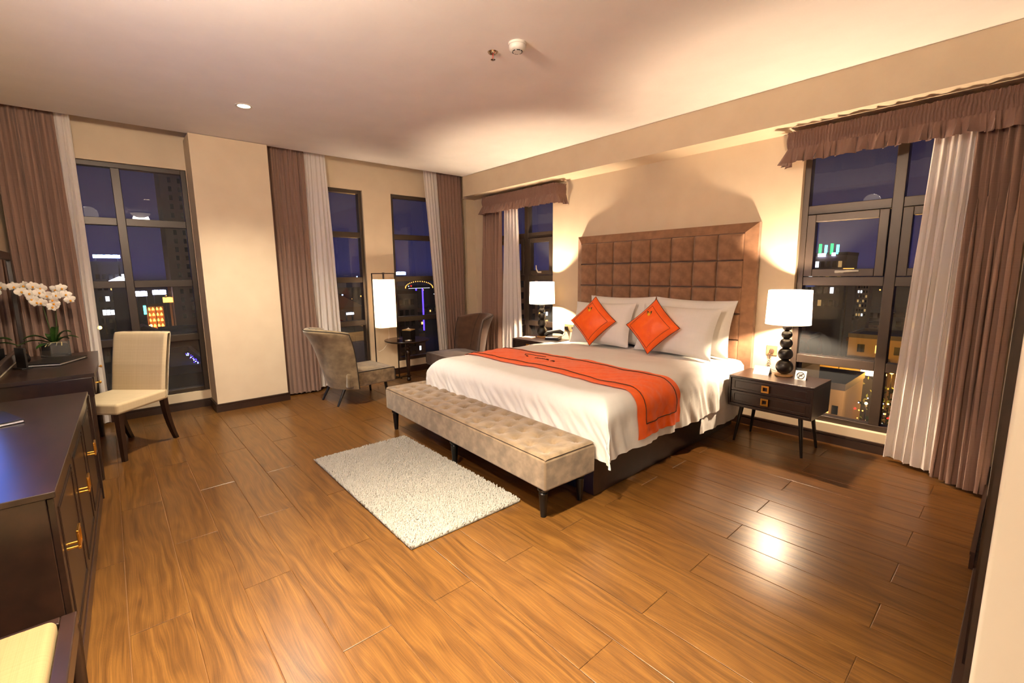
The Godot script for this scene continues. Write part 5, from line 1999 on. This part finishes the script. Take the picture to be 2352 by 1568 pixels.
	block("blue_roof_hall", "hall with a blue tin roof at the foot of the pale tower", "building", "", -76.0, -4.4, 10.0, 7.0, -6.6, M.facade_grey, M.roof_blue)
	block("pale_roof_hall", "hall with a long pale tin roof seen through the window behind the slipper chair", "building", "", -88.0, -28.0, 14.0, 8.5, -4.6, M.facade, M.roof_pale if M.has("roof_pale") else M.roof_tin, true)
	block("red_roof_house", "house with a dark red roof in front of the pale roofed hall", "building", "", -66.0, -20.0, 7.0, 5.0, -6.0, M.facade_grey, M.roof_red, true)
	t = block("grid_block", "grey apartment block with dark window grid behind the floor lamp", "building", "", -107.0, -53.0, 9.0, 8.0, -3.6, M.facade_grey, M.concrete_dark)
	facade_windows(t, true, 4.5, 3.2, -3.2, 3.0, 19.5, 4, 6, 1.0, 1.5, 0.12, all, r)
	t = block("grid_block", "mauve-grey apartment block with dark window pairs behind the left table lamp", "building", "", -82.0, -73.5, 9.0, 7.0, 1.4, M.facade, M.concrete_dark)
	facade_windows(t, true, 4.5, 2.9, -2.9, 2.0, 24.0, 3, 8, 1.1, 1.6, 0.04, all, r)
	t = block("dark_hall", "dark navy flat roof just below the window behind the slipper chair", "building", "", -34.0, -9.5, 9.0, 5.0, -3.6, M.roof_blue, M.roof_tin)
	light_sign("bright white roof sign on the horizon right of the floor lamp", Vector3(-172.0, 1.7, -89.4), Vector3(0.4, 1.3, 4.4), M.sign_blue, 7)
	light_sign("small lit white shop sign below the pale tin roof", Vector3(-69.6, -5.0, -25.5), Vector3(0.2, 0.4, 1.3), M.lit_white, 4)
	t = thing("lit_arch", "arched bridge outlined with yellow bulbs right of the floor lamp", "bridge", Vector3(-151.5, GROUND, -86.0))
	st = S()
	sphere(st, Vector3.ZERO, Vector3(0.16, 0.16, 0.16), 6, 4)
	var bulb := st.commit()
	for k in 20:
		var a := PI * k / 19.0
		inst("bulb", bulb, M.sign_orange, t, Transform3D(Basis(), Vector3(-cos(a) * 4.6 * 0.5, 20.1 + sin(a) * 2.4, cos(a) * 4.6)))
	part("deck", M.lit_white, t, Vector3(-0.1, 19.85, -4.6), Vector3(0.1, 19.98, 4.6), 0.0)
	part("pier", M.sign_violet, t, Vector3(-0.2, 0.0, -1.6), Vector3(0.2, 19.8, -1.2), 0.0)
	part("pier", M.sign_violet, t, Vector3(-0.2, 0.0, 1.2), Vector3(0.2, 19.8, 1.6), 0.0)
	street_lamp("tall street lamp glowing orange at the window edge behind the slipper chair, lower one", Vector3(-27.3, -2.6, -9.6), Color(1.0, 0.72, 0.36), 14.0, 0.11)
	street_lamp("tall street lamp glowing orange at the window edge behind the slipper chair, upper one", Vector3(-50.3, 0.1, -19.7), Color(1.0, 0.72, 0.36), 40.0, 0.17)
	street_lamp("street lamp glowing amber low in the leftmost window", Vector3(-85.3, -5.9, 5.7), Color(1.0, 0.7, 0.3), 60.0, 0.25)
	street_lamp("street lamp glowing orange beside the sconce-lit block", Vector3(-210.0, -16.5, -6.4), Color(1.0, 0.66, 0.3), 120.0, 0.5)
	street_lamp("floodlight on a mast in front of the pale tower", Vector3(-165.0, -10.0, -24.0), Color(1.0, 0.84, 0.7), 420.0, 0.3)
	# ---- towards the headboard wall
	t = block("crown_hotel", "dark hotel tower with a green and turquoise lit crown", "building", "", -27.5, -127.0, 8.0, 10.0, 4.6, M.facade_grey, M.concrete_dark)
	for k in 4:
		var x := -1.6 + k * 1.15
		part("crown_pillar", M.sign_cyan if k % 2 else M.crown_green, t, Vector3(x, 28.8, 4.6), Vector3(x + 0.45, 31.2 - 0.3 * (k % 2), 5.1), 0.0)
	part("crown_light", M.sign_white, t, Vector3(-1.6, 28.3, 5.05), Vector3(-0.1, 29.0, 5.3), 0.0)
	part("crown_light", M.sign_white, t, Vector3(1.1, 28.4, 5.05), Vector3(1.8, 29.1, 5.3), 0.0)
	facade_windows(t, false, 5.0, -3.4, 3.4, 16.0, 28.0, 6, 4, 0.7, 1.4, 0.22, [M.lit_white, M.lit_dim, M.sign_blue_dim], r)
	t = thing("light_sign", "small orange-white billboard right of the turquoise crowned hotel", "sign", Vector3(-18.8, 1.35, -103.0))
	part("sign_panel", M.sign_orange, t, Vector3(-0.85, -0.16, 0), Vector3(0.85, 0.16, 0.1), 0.0)
	part("post", M.concrete_dark, t, Vector3(-0.1, GROUND - 1.35, -0.2), Vector3(0.1, -0.16, -0.05), 0.0)
	for e in [[-30.3, "pale apartment tower with white lit windows beyond the right lamp, left one"], [-26.0, "pale apartment tower with white lit windows beyond the right lamp, right one"]]:
		t = block("apartment_tower", e[1], "building", "apartment towers beyond the right lamp", e[0], -155.0, 2.8, 4.0, -2.6, M.facade, M.concrete_dark)
		facade_windows(t, false, 2.0, -1.2, 1.2, 12.0, 21.0, 4, 7, 0.36, 0.7, 0.45, [M.lit_white, M.lit_dim], r)
	t = block("corner_house", "beige street-corner house with plain lit wall below the right window", "building", "", -9.6, -54.0, 6.0, 8.0, -10.6, M.facade_cream, M.roof_tin)
	facade_windows(t, false, 4.0, 1.2, 2.8, 2.0, 12.5, 2, 4, 0.5, 0.9, 0.3, [M.lit_warm], r)
	block("grey_house", "grey house behind the no-smoking sign outside the right window", "building", "", -10.6, -46.0, 4.0, 6.0, -7.6, M.facade_grey, M.concrete_dark)
	t = block("yellow_terrace", "long low terrace house flooded with yellow light", "building", "", -12.5, -82.5, 8.0, 5.0, -13.4, M.facade_cream, M.concrete_dark)
	facade_windows(t, false, 2.5, -3.6, 3.6, 6.5, 9.8, 6, 1, 0.8, 1.6, 0.3, [M.lit_warm], r)
	t = thing("light_sign", "white lit shop front beside the yellow terrace", "sign", Vector3(-9.6, -13.8, -79.0))
	part("sign_panel", M.lit_white, t, Vector3(-1.2, -0.5, 0), Vector3(1.2, 0.3, 0.2), 0.0)
	part("post", M.concrete_dark, t, Vector3(-1.2, GROUND + 13.8, -0.2), Vector3(1.2, -0.5, -0.05), 0.0)
	street_lamp("orange street lamp shining in the right window beside the sheer curtain", Vector3(-5.2, -10.9, -65.0), Color(1.0, 0.70, 0.28), 130.0, 0.24)
	street_lamp("smaller orange street lamp left of the shining one in the right window", Vector3(-5.9, -11.4, -65.4), Color(1.0, 0.70, 0.28), 30.0, 0.2)
	street_lamp("yellow street lamp in front of the long terrace", Vector3(-12.8, -12.0, -75.5), Color(1.0, 0.72, 0.22), 60.0, 0.15)
	street_lamp("street lamp beside the beige corner house", Vector3(-4.3, -11.0, -47.5), Color(1.0, 0.76, 0.5), 26.0, 0.12)
	tree("street tree lit from behind by the orange lamp", Vector3(-3.6, GROUND, -63.5), 13.0, 71)
	tree("dark street tree beside the beige corner house", Vector3(-3.4, GROUND, -56.0), 10.5, 72)
	tree("street tree at the foot of the sheer curtain outside", Vector3(-0.5, GROUND, -59.0), 11.0, 73)
	for k in 26:
		var p := Vector3(r.randf_range(-6.6, -3.4), r.randf_range(-15.6, -12.2), r.randf_range(-56.0, -53.0))
		st = S()
		sphere(st, Vector3.ZERO, Vector3.ONE * r.randf_range(0.05, 0.11), 6, 4)
		var o := obj("shop_light", st, [M.lit_white, M.sign_orange, M.sign_white, M.lit_warm, M.sign_red][k % 5])
		o.position = p
		tag(o, "small coloured light among the trees in the street below the right window", "light", "street lights among the trees")
	# ---- low houses that fill both views
	var walls := [M.facade, M.facade_grey, M.concrete_dark, M.facade_cream]
	var roofs := [M.roof_tin, M.concrete_dark, M.roof_red, M.concrete_dark]
	var taken := [[-202.0, -19.5, 16.0, 13.5], [-162.0, 3.2, 14.0, 9.0], [-195.0, -7.0, 4.0, 14.0], [-219.0, -8.5, 8.0, 6.0], [-149.0, 1.6, 8.0, 5.0], [-107.0, -53.0, 9.0, 8.0], [-82.0, -73.5, 9.0, 7.0], [-88.0, -28.0, 15.0, 10.0], [-27.5, -127.0, 8.0, 10.0], [-30.3, -155.0, 5.0, 5.0], [-26.0, -155.0, 5.0, 5.0], [-151.5, -86.0, 6.0, 12.0], [-172.0, -89.4, 3.0, 6.0], [-18.8, -103.0, 4.0, 3.0], [-12.5, -82.5, 9.0, 8.0]]
	for k in 90:
		var D := r.randf_range(95.0, 330.0)
		var cx := 0.0
		var cz := 0.0
		if k % 2 == 0:
			var s := r.randf_range(-1.05, 0.05)
			var v := Vector2(-1.0, s).normalized() * D
			cx = v.x + 4.0
			cz = v.y + 4.0
		else:
			var s := r.randf_range(-0.34, -0.06)
			var v := Vector2(s, -1.0).normalized() * D
			cx = v.x + 4.0
			cz = v.y + 4.0
		var top := maxf(1.4 - D * r.randf_range(0.075, 0.13), GROUND + 3.0)
		var w := r.randf_range(5.0, 11.0)
		var d := r.randf_range(5.0, 11.0)
		var clash := false
		for q in taken:
			if absf(q[0] - cx) < (q[2] + w) / 2 + 1.5 and absf(q[1] - cz) < (q[3] + d) / 2 + 1.5:
				clash = true
		if clash:
			continue
		taken.append([cx, cz, w, d])
		t = block("low_house", "dim low house among the roofs of the night city", "building", "low houses of the night city", cx, cz, w, d, top, walls[r.randi() % 4], roofs[r.randi() % 4], r.randf() < 0.3)
		var h := top - GROUND
		if k % 2 == 0:
			facade_windows(t, true, w / 2, -d / 2 + 0.6, d / 2 - 0.6, maxf(h - 6.0, 0.5), h - 0.4, 3, 2, 1.0, 1.3, 0.2, all, r)
		else:
			facade_windows(t, false, d / 2, -w / 2 + 0.6, w / 2 - 0.6, maxf(h - 6.0, 0.5), h - 0.4, 3, 2, 1.0, 1.3, 0.2, all, r)
	# far points of light near the horizon
	for k in 90:
		var D := r.randf_range(220.0, 560.0)
		var v := Vector2(-1.0, r.randf_range(-1.0, 0.06)).normalized() * D if k % 3 else Vector2(r.randf_range(-0.33, -0.05), -1.0).normalized() * D
		var y := 1.4 - D * r.randf_range(0.004, 0.05)
		var rad := D * 0.0011 * r.randf_range(0.6, 1.3)
		st = S()
		sphere(st, Vector3.ZERO, Vector3(rad, rad, rad), 6, 4)
		var o := obj("city_light", st, [M.sign_orange, M.lit_warm, M.sign_white, M.sign_blue, M.sign_orange, M.lit_white, M.sign_red][r.randi() % 7])
		o.position = Vector3(v.x + 4.0, maxf(y, GROUND + 1.0), v.y + 4.0)
		tag(o, "tiny far light of the night city near the horizon", "light", "far lights of the city")
